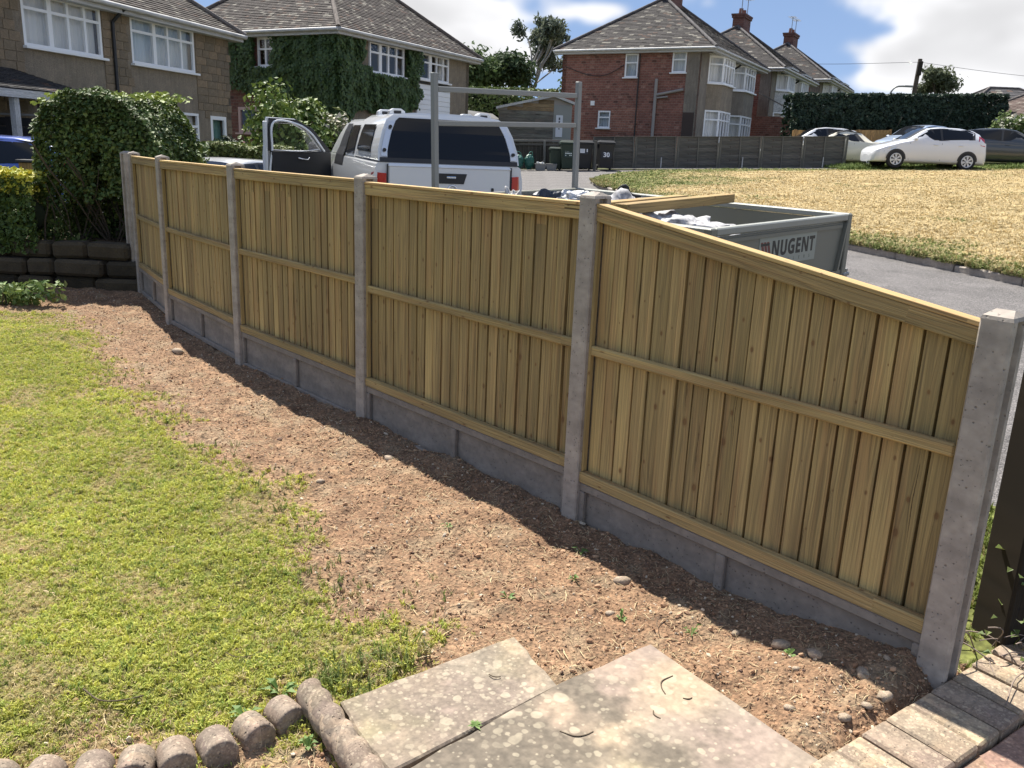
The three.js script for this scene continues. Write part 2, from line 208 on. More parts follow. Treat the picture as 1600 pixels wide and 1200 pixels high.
// dry mown green in the middle of the close
const ISL = [[9.5, -1], [6.75, -6.8], [5.95, -9.9], [4.95, -12.8], [3.85, -17], [2.75, -21.5], [2.25, -24.3], [2.2, -26.5], [2.6, -28.4], [3.5, -30.1], [5.0, -31.3], [7.5, -31.9], [12.4, -31.9], [13, -33.2], [40, -33.6], [45, -20], [45, -1]];
const islY = (x, z) => Rd(x, z) + .09 + (fbm(x * 1.3, z * 1.3, 3) - .5) * .05 + (fbm(x * 6, z * 6, 2) - .5) * .045;
const islGreen = (x, z) => clamp(ss(1.8, .1, edgeDist(x, z, ISL.slice(0, 13), false)) * .9 + ss(9, 3, x) * ss(-21, -26, z) * 1.2 + ss(-29.8, -31.5, z) * .9 + (fbm(x * .9, z * .9, 3) - .62) * 1.2);
struct('dry_lawn', gridMesh(span(1.9, 34, .14), span(-34, -2, .14), islY, (x, z) => { const n = fbm(x * 2.2, z * 2.2, 4), m = fbm(x * 9, z * 9, 2), gq = islGreen(x, z) * (.55 + m * .6); const c = mixc([.45 + n * .18, .34 + n * .13, .165 + n * .05], [.135 + n * .07, .165 + n * .06, .035], clamp(gq)); return mul(c, .72 + m * .5); }, (x, z) => inPoly(x, z, ISL), 1.1), M.earth);
{
  const k = thing('kerb', 'weathered concrete kerb along the edge of the dry mown green', 'kerb'); const R = rng(5);
  const ge = [0, 1, 2].map(i => metric(cb(.12, .2, .895, .012 + .006 * i), .5, i * .3)), line = ISL.slice(1, 13);
  for (let i = 0; i < line.length - 1; i++) { const a = V(line[i][0], 0, line[i][1]), b = V(line[i + 1][0], 0, line[i + 1][1]), L = a.distanceTo(b), n = Math.max(1, Math.round(L / .91)); for (let j = 0; j < n; j++) { const p = a.clone().lerp(b, (j + .5) / n), m = mesh('kerb_stone', ge[Math.floor(R() * 3)], M.concrete, k); m.position.set(p.x, Rd(p.x, p.z) - .03 + (R() - .5) * .05, p.z); m.rotation.set((R() - .5) * .02 + Math.atan((b.y - a.y) / L), Math.atan2(b.x - a.x, b.z - a.z) + (R() - .5) * .03, (R() - .5) * .1); m.scale.z = L / n / .91; } }
}

// ---------------------------------------------------------------- garden: lawn and bare soil
const LAWN = [[-7.5, -8.25], [-5.12, -8.24], [-4.67, -8.35], [-4.2, -7.96], [-3.5, -6.75], [-2.5, -5.43], [-1.75, -4.53], [-1.32, -4.02], [-.92, -3.54], [-.68, -2.99], [-.42, -2.72], [-.47, -2.44], [-.62, -2.40], [-.85, -2.22], [-1.15, -2.12], [-1.4, -2.06], [-3, -1.9], [-7.5, -1.7]];
const lawnAt = (x, z) => sdf(x, z, LAWN) + (fbm(x * 2.6 + 5, z * 2.6, 3) - .5) * .55 + (fbm(x * 11, z * 11, 2) - .5) * .3;
const lawnM = (x, z) => ss(-.24, .22, lawnAt(x, z));
const gardY = (x, z) => { const m = lawnM(x, z); const rise = .10 * ss(.7, 1.7, x + (z + 3) * .3) * ss(.03, -.12, (x - 1.01) * .584 + (z + 2.17) * .812); const back = .06 * ss(-8.3, -9.4, z); const b = (fbm(x * 2, z * 2, 3) - .5) * .07 + (fbm(x * 9, z * 9, 3) - .5) * .05 * (1 - m * .6) + Math.abs(fbm(x * 24, z * 24, 2) - .5) * .035 * (1 - m); const bed = -.05 * ss(-2.02, -1.9, z + .35 * ss(-1.3, -.6, x) * -1 + .0) * (1 - m) * (x < -.4 ? 1 : 0); return rise + back + b * ss(0, .25, 1) + .012 * m + bed; };
const gardC = (x, z) => {
  const m = lawnM(x, z), n = fbm(x * 4, z * 4, 4), f = vn(x * 60, z * 60), q = fbm(x * 1.4 + 9, z * 1.4, 3);
  let soil = mixc([.275, .152, .083], [.415, .26, .152], n); soil = mul(soil, .70 + f * .5); soil = mixc(soil, [.40, .30, .19], ss(.55, .75, fbm(x * 7 + 3, z * 7, 3)) * .6);
  let lawn = mixc([.20, .24, .035], [.285, .30, .055], ss(.35, .65, q)); lawn = mixc(lawn, [.30, .235, .10], ss(.56, .75, fbm(x * 3.3 + 40, z * 3.3, 4)) * .75); lawn = mul(lawn, .65 + f * .5);
  return mixc(soil, lawn, m * (.55 + .45 * vn(x * 23, z * 23)));
};
const GARD = [[-7.5, -9.95], [-4.36, -9.72], ...FP.map(p => offs(p, .0)), [1.75, -2.72], [2.9, -2.9], [3.2, -.6], [-7.5, -.6]];
struct('garden_ground', gridMesh(span(-7.5, 2.9, .028), span(-9.9, -1.3, .028), gardY, gardC, (x, z) => inPoly(x, z, GARD), .6), M.earth);

// instanced ground cover
function bladeTuft(n, seed, lean = .5, wid = .06) { const R = rng(seed), pos = []; for (let i = 0; i < n; i++) { const a = R() * 6.283, r = R() * .35, h = .55 + R() * .6, l = lean * (.4 + R()), w = wid * (.7 + R() * .6), x = Math.cos(a * 3) * r, z = Math.sin(a * 3) * r, dx = Math.cos(a), dz = Math.sin(a), px = -dz * w, pz = dx * w, mx = x + dx * l * .35 * h, mz = z + dz * l * .35 * h, tx = x + dx * l * h, tz = z + dz * l * h; pos.push(x - px, 0, z - pz, x + px, 0, z + pz, mx + px * .8, h * .6, mz + pz * .8, x - px, 0, z - pz, mx + px * .8, h * .6, mz + pz * .8, mx - px * .8, h * .6, mz - pz * .8, mx - px * .8, h * .6, mz - pz * .8, mx + px * .8, h * .6, mz + pz * .8, tx, h * (1 - l * .3), tz); } return tri(pos); }
function scatter(name, geo, mat, items, label, category) { const m = new THREE.InstancedMesh(geo, mat, items.length), o = new THREE.Object3D(), c = new THREE.Color(); items.forEach((t, i) => { o.position.set(t[0], t[1], t[2]); o.rotation.set(t[6] || 0, t[5] || 0, t[7] || 0); o.scale.set(t[3], t[4], t[3]); o.updateMatrix(); m.setMatrixAt(i, o.matrix); c.setRGB(...t[8]); m.setColorAt(i, c); }); m.name = name; m.castShadow = m.receiveShadow = true; m.userData.kind = 'stuff'; return tag(m, label, category); }
{ // lawn blades
  const R = rng(21), it = [], tall = [];
  for (let k = 0; k < 230000 && it.length < 88000; k++) { const z = -1.75 - 6.7 * R() ** 1.35, x = -7 + R() * 7.1; if (x < .66 * z - .45) continue; const m = lawnM(x, z); if (R() > m) continue; const n = fbm(x * 1.4 + 9, z * 1.4, 3), d = ss(.52, .74, fbm(x * 3.3 + 40, z * 3.3, 4)), u = R(); let c = u < .12 + d * .5 ? [.54, .45, .21] : u < .64 ? [.50, .50, .095] : u < .94 ? [.37, .42, .08] : [.21, .28, .06]; c = mul(c, .75 + R() * .5 + (n - .5) * .3); const h = (.010 + .013 * R() + .012 * R() ** 4) * (1.1 - d * .35); it.push([x, gardY(x, z) - .002, z, h * 1.35, h, R() * 6.28, (R() - .5) * .9, (R() - .5) * .7, c]); }
  scatter('lawn_grass', bladeTuft(8, 3, .75, .06), M.blade, it, 'short mown yellow green lawn grass beside the strip of bare soil', 'grass');
  // longer straggling tufts on the soil edge and by the slabs
  const spots = [[-3.15, -6.35, .3, 34], [-2.35, -5.25, .26, 36], [-2.6, -5.7, .2, 16], [-1.45, -4.25, .28, 40], [-1.25, -4.0, .2, 24], [-1.0, -3.75, .2, 20], [-.72, -3.18, .16, 34], [-.62, -3.0, .2, 24], [-.50, -2.55, .13, 60], [-.36, -2.66, .12, 34], [-.60, -2.5, .1, 30], [-3.9, -7.5, .3, 20], [-.28, -3.05, .2, 16], [-1.75, -4.6, .2, 22], [-.9, -2.9, .3, 14], [-2.9, -6.0, .25, 20]];
  for (const [x0, z0, r, n] of spots) for (let i = 0; i < n; i++) { const a = R() * 6.28, q = r * Math.sqrt(R()), x = x0 + Math.cos(a) * q, z = z0 + Math.sin(a) * q, u = R(), h = .022 + .036 * R() * (r < .15 ? 1.5 : .9); tall.push([x, gardY(x, z) - .003, z, h * .9, h, R() * 6.28, (R() - .5) * 1.0, (R() - .5) * 1.0, mul(u < .28 ? [.40, .33, .17] : u < .6 ? [.16, .21, .06] : [.22, .27, .07], .8 + R() * .4)]); }
  scatter('rough_grass', bladeTuft(6, 9, .8, .045), M.blade, tall, 'longer straggling tufts of grass where the lawn meets the soil', 'grass');
}
{ // soil crumbs and cut straw
  const R = rng(31), crumb = [], straw = [], cg = new THREE.IcosahedronGeometry(1, 0), p = cg.attributes.position; for (let i = 0; i < p.count; i++) { const h = .7 + .6 * hash(Math.round(p.getX(i) * 90), Math.round(p.getY(i) * 90), Math.round(p.getZ(i) * 90)); p.setXYZ(i, p.getX(i) * h, p.getY(i) * h * .75, p.getZ(i) * h * 1.2); } cg.computeVertexNormals();
  for (let k = 0; k < 220000 && crumb.length < 46000; k++) { const z = -1.6 - 7.9 * R() ** 1.5, x = -5.6 + R() * 7.8; if (x < .66 * z - .3 || !inPoly(x, z, GARD) || R() < lawnM(x, z) * .93) continue; const s = .0018 + .0048 * R() ** 3.4 + (R() < .03 ? .009 * R() : 0), u = R(); const c = u < .1 ? [.52, .44, .33] : u < .16 ? [.16, .10, .07] : mixc([.245, .134, .073], [.45, .285, .17], R()); crumb.push([x, gardY(x, z) + s * .25, z, s, s, R() * 6.28, R() * 3, R() * 3, c]); }
  scatter('soil_crumbs', cg, M.straw, crumb, 'loose red brown crumbs and grit of the freshly dug soil strip', 'soil');
  const sg = (() => { const pos = [], f = (a, b, w0, w1) => { pos.push(a[0], a[1] - 0, a[2] - w0, b[0], b[1], b[2] - w1, b[0], b[1], b[2] + w1, a[0], a[1], a[2] - w0, b[0], b[1], b[2] + w1, a[0], a[1], a[2] + w0); }; f([-.5, 0, 0], [0, .10, .06], .022, .03); f([0, .10, .06], [.5, .02, -.02], .03, .008); f([-.5, .012, 0], [0, .13, .04], .01, .02); return tri(pos); })();
  for (let k = 0; k < 200000 && straw.length < 30000; k++) { const z = -1.7 - 7.4 * R() ** 1.5, x = -5.2 + R() * 7.2; if (x < .66 * z - .3 || !inPoly(x, z, GARD)) continue; const m = lawnM(x, z); if (R() < (m > .85 ? .9 : .25) || R() > .35 + fbm(x * 2 + 70, z * 2, 2)) continue; const s = .012 + .035 * R() ** 2 + (R() < .03 ? .05 * R() : 0); straw.push([x, gardY(x, z) + .002 + R() * .004, z, s, s * .7, R() * 6.28, (R() - .5) * .6, (R() - .5) * .5, mul(R() < .75 ? [.46, .36, .21] : [.28, .19, .11], .7 + R() * .5)]); }
  scatter('dry_straw', sg, M.straw, straw, 'dry cut grass stems and roots strewn over the bare soil', 'straw');
}
{ // cut hay on the green, and its taller green margin
  const R = rng(41), it = [];
  for (let k = 0; k < 260000 && it.length < 62000; k++) { const d = 8 + 25 * R() ** 1.6, a = R() * .60 + .02, x = d * Math.tan(a), z = -d; if (!inPoly(x, z, ISL)) continue; const g = islGreen(x, z), u = R(); const c = u < g * .8 ? mixc([.11, .155, .035], [.19, .22, .05], R()) : mul(mixc([.56, .435, .22], [.67, .555, .325], R()), .65 + R() * .5); const cl = fbm(x * 1.7, z * 1.7, 3), h = (.03 + .03 * R()) * (u < g * .8 ? 1.25 : .55 + cl); it.push([x, islY(x, z) - .004, z, h * 1.25, h * .8, R() * 6.28, (R() - .5) * .9, (R() - .5) * .9, c]); }
  for (let k = 0; k < 5200; k++) { const x = 11.6 + R() * 13, z = -31.6 - R() * 2.4; it.push([x, Rd(x, z) + .07, z, .14, .10 + R() * .2 * ss(.35, .7, fbm(x * .9, z, 2)), R() * 6.28, (R() - .5) * .5, (R() - .5) * .5, mul([.15, .20, .05], .7 + R() * .6)]); }
  for (let k = 0; k < 9000; k++) { const i = 1 + Math.floor(R() * 6), f = R(), x = lerp(ISL[i][0], ISL[i + 1][0], f) + R() ** 2 * .5 - .08, z = lerp(ISL[i][1], ISL[i + 1][1], f); if (fbm(x * 2, z * 2, 2) < .4) continue; it.push([x, Rd(x, z) + .06, z, .09, .05 + R() * .07, R() * 6.28, (R() - .5), (R() - .5), mul(R() < .5 ? [.17, .20, .055] : [.36, .29, .14], .7 + R() * .6)]); }
  scatter('cut_hay', bladeTuft(8, 13, 1.1, .045), M.straw, it, 'straw coloured cut hay with greener margins on the green', 'hay');
  const v = []; for (let k = 0; k < 9000; k++) { const s = 4.2 + R() * 2.6, i = Math.min(fenceExt.length - 2, Math.floor(s)), f = s - i, d = .12 + R() * 1.15, a = offs(fenceExt[i], d), b = offs(fenceExt[i + 1], d); v.push([lerp(a[0], b[0], f), lerp(vergeY(i, d), vergeY(i + 1, d), f) - .01, lerp(a[1], b[1], f), .035, .03 + R() * .04, R() * 6.28, (R() - .5) * .6, (R() - .5) * .6, mul(R() < .2 ? [.38, .30, .14] : [.20, .25, .055], .7 + R() * .6)]); }
  scatter('verge_grass', bladeTuft(6, 14, .7, .08), M.blade, v, 'green verge grass between the wooden fence and the road', 'grass');
}

const ORD = ['first', 'second', 'third', 'fourth', 'fifth', 'sixth', 'seventh', 'eighth', 'ninth', 'tenth', 'eleventh', 'twelfth', 'thirteenth', 'fourteenth', 'fifteenth'];
// ---------------------------------------------------------------- paving and edging
function slab(name, label, pts, y, th, mat, us, group, cat = 'paving slab', ox, oz) { // irregular worn outline
  const R = rng(Math.round(pts[0][0] * 1000) + 77), out = []; for (let i = 0; i < pts.length; i++) { const [a, b] = pts[i], [c, d] = pts[(i + 1) % pts.length]; for (let k = 0; k < 7; k++) { const f = k / 7, j = k ? .008 : 0; out.push([lerp(a, c, f) + (R() - .5) * j, -lerp(b, d, f) + (R() - .5) * j]); } }
  const g = extr(out, th - .012, .006); T(g, 0, y - th + .006, 0, -Math.PI / 2); const m = mesh(name, metric(g, us, (ox ?? -pts[0][0]) / us, (oz ?? -pts[0][1]) / us), mat); return tag(m, label, cat, group);
}
slab('paving_slab', 'tan stone slab with pale lichen spots beside the rope edging', [[-.30, -2.04], [.19, -2.47], [.045, -2.755], [-.50, -2.34], [-.42, -2.2]], .045, .05, M.slab[0], 1.05, null, 'paving slab', .52, 2.78);
slab('paving_slab', 'large bare stone slab, white lichen at its lower end, next to the block paving', [[-.3, -1.99], [.15, -1.75], [1.12, -1.93], [.925, -2.19], [.545, -2.735], [.205, -2.478]], .05, .05, M.slab[1], 1.6, null, 'paving slab', .35, 2.85);
{
  const u = V(.812, 0, -.584), w = V(.584, 0, .812), p0 = V(1.01, 0, -2.17), R = rng(6), gs = [0, 1, 2].map(i => metric(cb(.126, .06, .232, .007), .6, i * .37, i * .21));
  for (let i = -3; i < 12; i++) { const c = p0.clone().addScaledVector(u, i * .132 + .066).addScaledVector(w, .118); const m = mesh('block_paver', gs[(i + 30) % 3], M.blockPaver[(i * 7 + 40) % 3]); m.position.set(c.x, .045 + .03 * ss(3, 8, i) + (R() - .5) * .006, c.z); m.rotation.set((R() - .5) * .02, Math.atan2(.584, .812) + (R() - .5) * .02, (R() - .5) * .02); tag(m, `${ORD[i + 3]} grey lichen spotted paving block of the row, counted from the big slab`, 'paving block', 'paving blocks in a row'); }
  const q = (s, t) => { const c = p0.clone().addScaledVector(u, s).addScaledVector(w, t); return [c.x, c.z]; };
  slab('paving_slab', 'pinkish stone flag along the near side of the paving blocks', [q(.02, .75), q(.80, .72), q(.815, .25), q(.0, .245)], .05, .05, M.pinkSlab, .8);
  slab('paving_slab', 'pinkish stone flag at the far right, beyond the first pink flag', [q(.83, .75), q(1.5, .72), q(1.5, .25), q(.835, .245)], .048, .05, M.pinkSlab, .8);
}
{ // log-roll edging: short concrete barrels
  const R = rng(3), ge = [0, 1, 2].map(i => { const g = new THREE.LatheGeometry([[0, -.055], [.044, -.055], [.053, -.045], [.054, .043], [.045, .055], [0, .057]].map(([x, y]) => new THREE.Vector2(x, y)), 18); return metric(g, .5, i * .3, i * .2); });
  const at = [[-1.40, -2.02], [-1.285, -2.045], [-1.16, -2.075], [-1.05, -2.105], [-.95, -2.15], [-.85, -2.205], [-.765, -2.28], [-.69, -2.365]];
  at.forEach(([x, z], i) => { const m = mesh('edging_log', ge[i % 3], M.edging); m.position.set(x + .012, .002, z + .055); const nx = at[Math.min(7, i + 1)], pv = at[Math.max(0, i - 1)], a = Math.atan2(nx[0] - pv[0], nx[1] - pv[1]); m.rotation.set(Math.PI / 2 + .10, a - Math.PI / 2 + (R() - .5) * .2 + Math.PI, 0, 'YXZ'); tag(m, `${ORD[7 - i]} round concrete edging log, counted from the rope twist stone`, 'edging', 'concrete log edging'); });
  // rope-top edging stone
  const a = V(-.62, .04, -2.385), b = V(-.31, .04, -1.95), d = b.clone().sub(a), L = d.length(), g = new THREE.CylinderGeometry(.05, .05, L, 26, 110, false), p = g.attributes.position; for (let i = 0; i < p.count; i++) { const y = p.getY(i), th = Math.atan2(p.getZ(i), p.getX(i)), r = Math.hypot(p.getX(i), p.getZ(i)); if (r > .02) { const s = .041 + .010 * Math.abs(Math.sin((th + y * 34) * 1)); p.setX(i, Math.cos(th) * s); p.setZ(i, Math.sin(th) * s); } }
  g.computeVertexNormals(); g.applyMatrix4(new THREE.Matrix4().makeRotationFromQuaternion(new THREE.Quaternion().setFromUnitVectors(V(0, 1, 0), d.clone().normalize()))); const c = a.clone().lerp(b, .5); g.translate(c.x, c.y, c.z);
  const e = thing('rope_edging', 'rope twist concrete edging stone between the soil and the tan slab', 'edging', [c.x, 0, c.z]); g.translate(-c.x, 0, -c.z); mesh('rope_top', metric(g, .5), M.edging, e); const f = metric(boxBar(a.clone().setY(-.02), b.clone().setY(-.02), .055, .12), .5); f.translate(-c.x, 0, -c.z); mesh('base', f, M.edging, e);
}
{ // stones, twigs and weeds
  const R = rng(51), sg = [0, 1, 2].map(k => { const g = new THREE.IcosahedronGeometry(1, 1), p = g.attributes.position; for (let i = 0; i < p.count; i++) { const v = V(p.getX(i), p.getY(i), p.getZ(i)), h = .55 + .9 * fbm3(v.x * 2.1 + k * 9, v.y * 2.1, v.z * 2.1, 2); p.setXYZ(i, v.x * h * 1.2, v.y * h * .55, v.z * h * .85); } return metric(g, 2); });
  const stone = std({ map: M.slab[0].map, color: new THREE.Color(1.1, 1.0, .9), roughness: .95 });
  for (const [x, z, s] of [[.51, -3.3, .038], [1.04, -2.79, .032], [1.25, -2.56, .028], [1.11, -2.35, .024], [1.28, -2.45, .026], [1.13, -2.69, .026], [-.69, -4.65, .034], [-1.01, -4.25, .024], [.43, -3.02, .018], [1.04, -2.62, .014], [1.2, -2.4, .018], [.95, -2.4, .018], [-2.9, -7.1, .045], [.9, -2.9, .016], [1.35, -2.62, .013]]) { const m = mesh('stone', sg[Math.floor(R() * 3)], stone); m.position.set(x, gardY(x, z) + s * .25, z); m.rotation.set((R() - .5) * .4, R() * 6, (R() - .5) * .4); m.scale.setScalar(s); tag(m, 'small pale loose stone lying on the bare soil', 'stone', 'loose stones on the soil'); }
  const twig = std({ color: new THREE.Color(.10, .075, .05), roughness: 1 });
  for (const [x, z, a, l, on] of [[.56, -2.5, 2.2, .11, 1], [.24, -2.22, .2, .1, 1], [.50, -2.33, 1.4, .04, 1], [.62, -2.42, .1, .03, 1], [-.02, -2.5, .5, .04, 1], [.2, -2.02, 2.4, .06, 1], [-1.25, -2.33, .35, .2, 0], [-.92, -2.6, .3, .1, 0], [.62, -2.95, 2.4, .1, 0], [-.2, -2.95, 2.3, .14, 0]]) { const y = on ? .0505 : gardY(x, z) + .02, d = V(Math.cos(a), 0, Math.sin(a)).multiplyScalar(l / 2), n = V(-d.z, 0, d.x); const m = mesh('twig', tube([d.clone().negate(), n.clone().multiplyScalar(.25).setY(.002), d.clone().multiplyScalar(.6).addScaledVector(n, -.05).setY(.001), d.clone().addScaledVector(n, -.5)], .0016 + R() * .0012, 12, 5), twig); m.position.set(x, y, z); tag(m, on ? 'thin dark curved twig lying on the stone slabs' : 'thin dark twig lying on the grass and soil', 'twig', on ? 'twigs on the slabs' : 'twigs on the ground'); }
  const wl = (n, len, wid, seed, up) => { const Q = rng(seed), p = [], c = []; for (let i = 0; i < n; i++) { const a = i * 2.4 + Q(), l = len * (.6 + Q() * .6), w = wid * (.7 + Q() * .5), dx = Math.cos(a), dz = Math.sin(a), px = -dz * w, pz = dx * w, h = l * up * (.5 + Q()); const A = [0, 0, 0], B = [dx * l * .5 + px, h * .8, dz * l * .5 + pz], C = [dx * l, h * .7, dz * l], D = [dx * l * .5 - px, h * .8, dz * l * .5 - pz], E = [dx * l * .5, h * .72, dz * l * .5]; const k = mul(mixc([.09, .17, .03], [.17, .26, .06], Q()), 1); for (const t of [[A, B, E], [E, B, C], [A, E, D], [E, C, D]]) for (const q of t) { p.push(...q); c.push(...k); } } return tri(p, null, c); };
  for (const [x, z, n, l, w, up] of [[-.72, -2.42, 11, .06, .012, .6], [-.80, -2.30, 9, .05, .011, .6], [-.57, -2.17, 14, .03, .007, .9], [-.36, -2.08, 8, .045, .013, .8], [.47, -2.98, 8, .04, .006, .9], [.73, -2.9, 8, .04, .005, 1.1], [.58, -2.68, 9, .03, .007, .8], [1.05, -2.72, 9, .028, .007, .8], [.02, -3.1, 7, .035, .008, .6], [-.28, -3.75, 7, .04, .006, .6], [.3, -3.28, 7, .03, .006, .8], [-.07, -2.24, 8, .03, .006, .5], [.35, -3.55, 6, .04, .012, .6]]) { const m = mesh('weed', wl(n, l, w, Math.round(x * 999) + 5000, up), M.leaf); m.position.set(x, (Math.abs(x) < .3 && z > -2.4 ? .05 : gardY(x, z)) - .002, z); tag(m, z > -2.5 && x < -.3 ? 'green leafy weed growing beside the concrete edging' : 'tiny green weed seedling growing in the bare soil', 'weed', z > -2.5 && x < -.3 ? 'weeds along the edging' : 'weed seedlings'); }
}

// ---------------------------------------------------------------- wooden fence with concrete posts
const topY = [1.585, 1.580, 1.571, 1.559, 1.560], botY = [.361, .306, .277, .251, .207], midY = [.955, .958, .952, .913, .898], topEnd = 1.305;
function woodUV(g, along, col, off, rot) { // map local axes to an atlas column: along = axis name of the grain
  g = clean(g); const p = g.attributes.position, uv = new Float32Array(p.count * 2); for (let i = 0; i < p.count; i++) { const q = { x: p.getX(i), y: p.getY(i), z: p.getZ(i) }, a = q[along]; const others = ['x', 'y', 'z'].filter(k => k !== along); const b = q[others[0]] + q[others[1]] * .9; uv[i * 2] = (col + clamp(((b / .125) % 1 + 1) % 1, .02, .98)) / 8; uv[i * 2 + 1] = (a + off) / 2; } g.setAttribute('uv', new THREE.BufferAttribute(uv, 2)); return g;
}
const postNames = ['concrete post at the far end of the fence, nearest the wall', 'second concrete fence post from the far end, beside the short panel', 'third concrete fence post from the far end', 'concrete fence post in the middle, in front of the pickup tail light', 'tall concrete fence post where the sloping panel starts', 'big concrete end post at the right, beside the paving'];
const dirs = FP.map((p, i) => { const a = FP[Math.max(0, i - 1)], b = FP[Math.min(5, i + 1)]; return Math.atan2(-(b[1] - a[1]), b[0] - a[0]); });
function concretePost(x, z, ry, h, label, seed) {
  const t = thing('concrete_post', label, 'fence post', [x, 0, z], ry, 'concrete fence posts');
  const w = .05, d = .057, s = .026, k = .022, c = .006; // H profile, slots at both sides for the panels
  const pr = [[-w + c, -d], [w - c, -d], [w, -d + c], [w, -s], [w - k, -s + .004], [w - k, s - .004], [w, s], [w, d - c], [w - c, d], [-w + c, d], [-w, d - c], [-w, s], [-w + k, s - .004], [-w + k, -s + .004], [-w, -s], [-w, -d + c]];
  const g = extr(pr, h + .3, 0); T(g, 0, -.3, 0, -Math.PI / 2); mesh('shaft', metric(g, .55, seed * .37, seed * .53), M.concrete, t);
  const cap = clean(new ConvexGeometry([V(-w, 0, -d), V(w, 0, -d), V(w, 0, d), V(-w, 0, d), V(-w * .9, .012, -d * .93), V(w * .9, .012, -d * .93), V(w * .9, .012, d * .93), V(-w * .9, .012, d * .93), V(-w * .55, .03, 0), V(w * .55, .03, 0)])); cap.translate(0, h - .0005, 0); mesh('weathered_top', metric(cap, .55, seed * .2), M.concrete, t); return t;
}
FP.forEach(([x, z], i) => concretePost(x, z, dirs[i], (i < 5 ? topY[i] : topEnd) + .018, postNames[i], i + 1));
concretePost(-4.47, -9.86, .9, 1.6, 'concrete post standing just behind the far end post, against the bush', 9);
const panelLabels = ['short darker wooden fence panel at the far end beside the bush', 'second wooden fence panel from the far end, narrow looking boards', 'middle wooden fence panel in front of the open pickup door', 'wide wooden fence panel in front of the pickup and ladder frame', 'near wooden fence panel with its top sloping down to the right'];
const boardLabelled = {};
for (let i = 0; i < 5; i++) {
  const a = V(FP[i][0], 0, FP[i][1]), b = V(FP[i + 1][0], 0, FP[i + 1][1]), L = a.distanceTo(b) - .062, mid = a.clone().lerp(b, .5), ry = Math.atan2(-(b.z - a.z), b.x - a.x), R = rng(100 + i);
  const p = thing('wooden_fence', panelLabels[i], 'fence panel', [mid.x, 0, mid.z], ry, 'wooden fence panels');
  const h0 = topY[i], h1 = i === 4 ? topEnd : topY[i], tl = x => lerp(h0, h1, (x + L / 2) / L), slope = Math.atan2(h1 - h0, L), b0 = botY[i];
  // local x along the fence, +z towards the garden
  const sx = 1 / Math.cos(slope), n = Math.max(12, Math.round(L / .0865)), step = (L - .06) / n;
  for (let k = 0; k < n; k++) { // feather-edge boards, each lapping the next
    const x0 = -L / 2 + .03 + k * step + (R() - .5) * .006, x1 = x0 + step - [.022, .024, .022, .0155, .0105][i] - R() * .004, col = Math.floor(R() * 8), off = R() * .68, wob = () => (R() - .5) * .004, zf = -.004 + (R() - .5) * .005, lap = k < n - 1 ? .026 : 0;
    const y0 = b0 + .012, x0t = x0 + wob(), x1t = x1 + wob(), x0b = x0 + wob(), x1b = x1 + wob(), yt = x => tl(x) - .035, zA = zf, zB = zf - .005, zD = -.034;
    const pr = [[x0b, x0t, zA], [x1b, x1t, zB], [x1b, x1t, zD], [x1b + lap, x1t + lap, zD], [x1b + lap, x1t + lap, zD - .006], [x0b, x0t, zD - .006]], lo = pr.map(q => V(q[0], y0, q[2])), hi = pr.map(q => V(q[1], yt(q[1]), q[2])), fs = [];
    for (let q = 0; q < 6; q++) { const w = (q + 1) % 6; if (lap || q !== 2) fs.push([lo[q], lo[w], hi[w], hi[q]]); } fs.push([hi[0], hi[1], hi[2], hi[5]], [hi[2], hi[3], hi[4], hi[5]], [lo[5], lo[2], lo[1], lo[0]]);
    const g = quads(fs), pp = g.attributes.position, uv = g.attributes.uv; for (let q = 0; q < pp.count; q++) uv.setXY(q, (col + .03 + .94 * clamp((pp.getX(q) - x0) / .125 + .06)) / 8, (pp.getY(q) + off) / 2);
    mesh('board', g, M.wood, p);
  }
  const rail = (name, len, hh, dd, x, y, z, rz, c, seed, mt = M.wood) => { const g = cb(len, hh, dd, c); const m = mesh(name, woodUV(g, 'x', seed % 8, 1 + R() * .4), mt, p); m.position.set(x, y, z); m.rotation.z = rz; return m; };
  rail('top_rail', L * sx - .004, .062, .034, 0, (h0 + h1) / 2 - .048, .021, slope, .003, 2 + i);
  rail('capping', L * sx - .002, .016, .058, 0, (h0 + h1) / 2 - .0075, .012, slope, .002, 4 + i, M.woodSunlit);
  rail('middle_rail', L - .062, .046, .03, 0, midY[i] - .023, .018, i === 3 ? -.003 : 0, .006, 1 + i);
  rail('bottom_rail', L - .004, .055, .038, 0, b0 + .0285, .022, 0, .004, 3 + i * 3);
  for (const s of [-1, 1]) { const hh = tl(s * L / 2) - .082 - b0 - .057, g = cb(.03, hh, .03, .003); const m = mesh('end_batten', woodUV(g, 'y', 5 + s, 1), M.wood, p); m.position.set(s * (L / 2 - .0155), b0 + .057 + hh / 2, .017); }
  // concrete gravel board below
  const gb = thing('gravel_board', ['concrete gravel board under the short far fence panel', 'concrete gravel board under the second fence panel from the far end', 'concrete gravel board under the middle fence panel', 'concrete gravel board under the wide fence panel', 'concrete gravel board under the near sloping fence panel'][i], 'gravel board', [mid.x, 0, mid.z], ry, 'concrete gravel boards');
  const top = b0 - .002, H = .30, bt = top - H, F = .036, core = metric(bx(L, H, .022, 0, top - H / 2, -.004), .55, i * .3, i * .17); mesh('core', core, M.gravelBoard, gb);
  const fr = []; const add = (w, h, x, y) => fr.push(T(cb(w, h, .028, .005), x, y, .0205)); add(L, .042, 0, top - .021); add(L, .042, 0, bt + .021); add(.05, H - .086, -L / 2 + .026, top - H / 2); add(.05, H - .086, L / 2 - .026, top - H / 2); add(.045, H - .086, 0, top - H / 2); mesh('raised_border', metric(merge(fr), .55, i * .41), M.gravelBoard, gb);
  gb.children.forEach(m => { m.position.z = 0; });
}
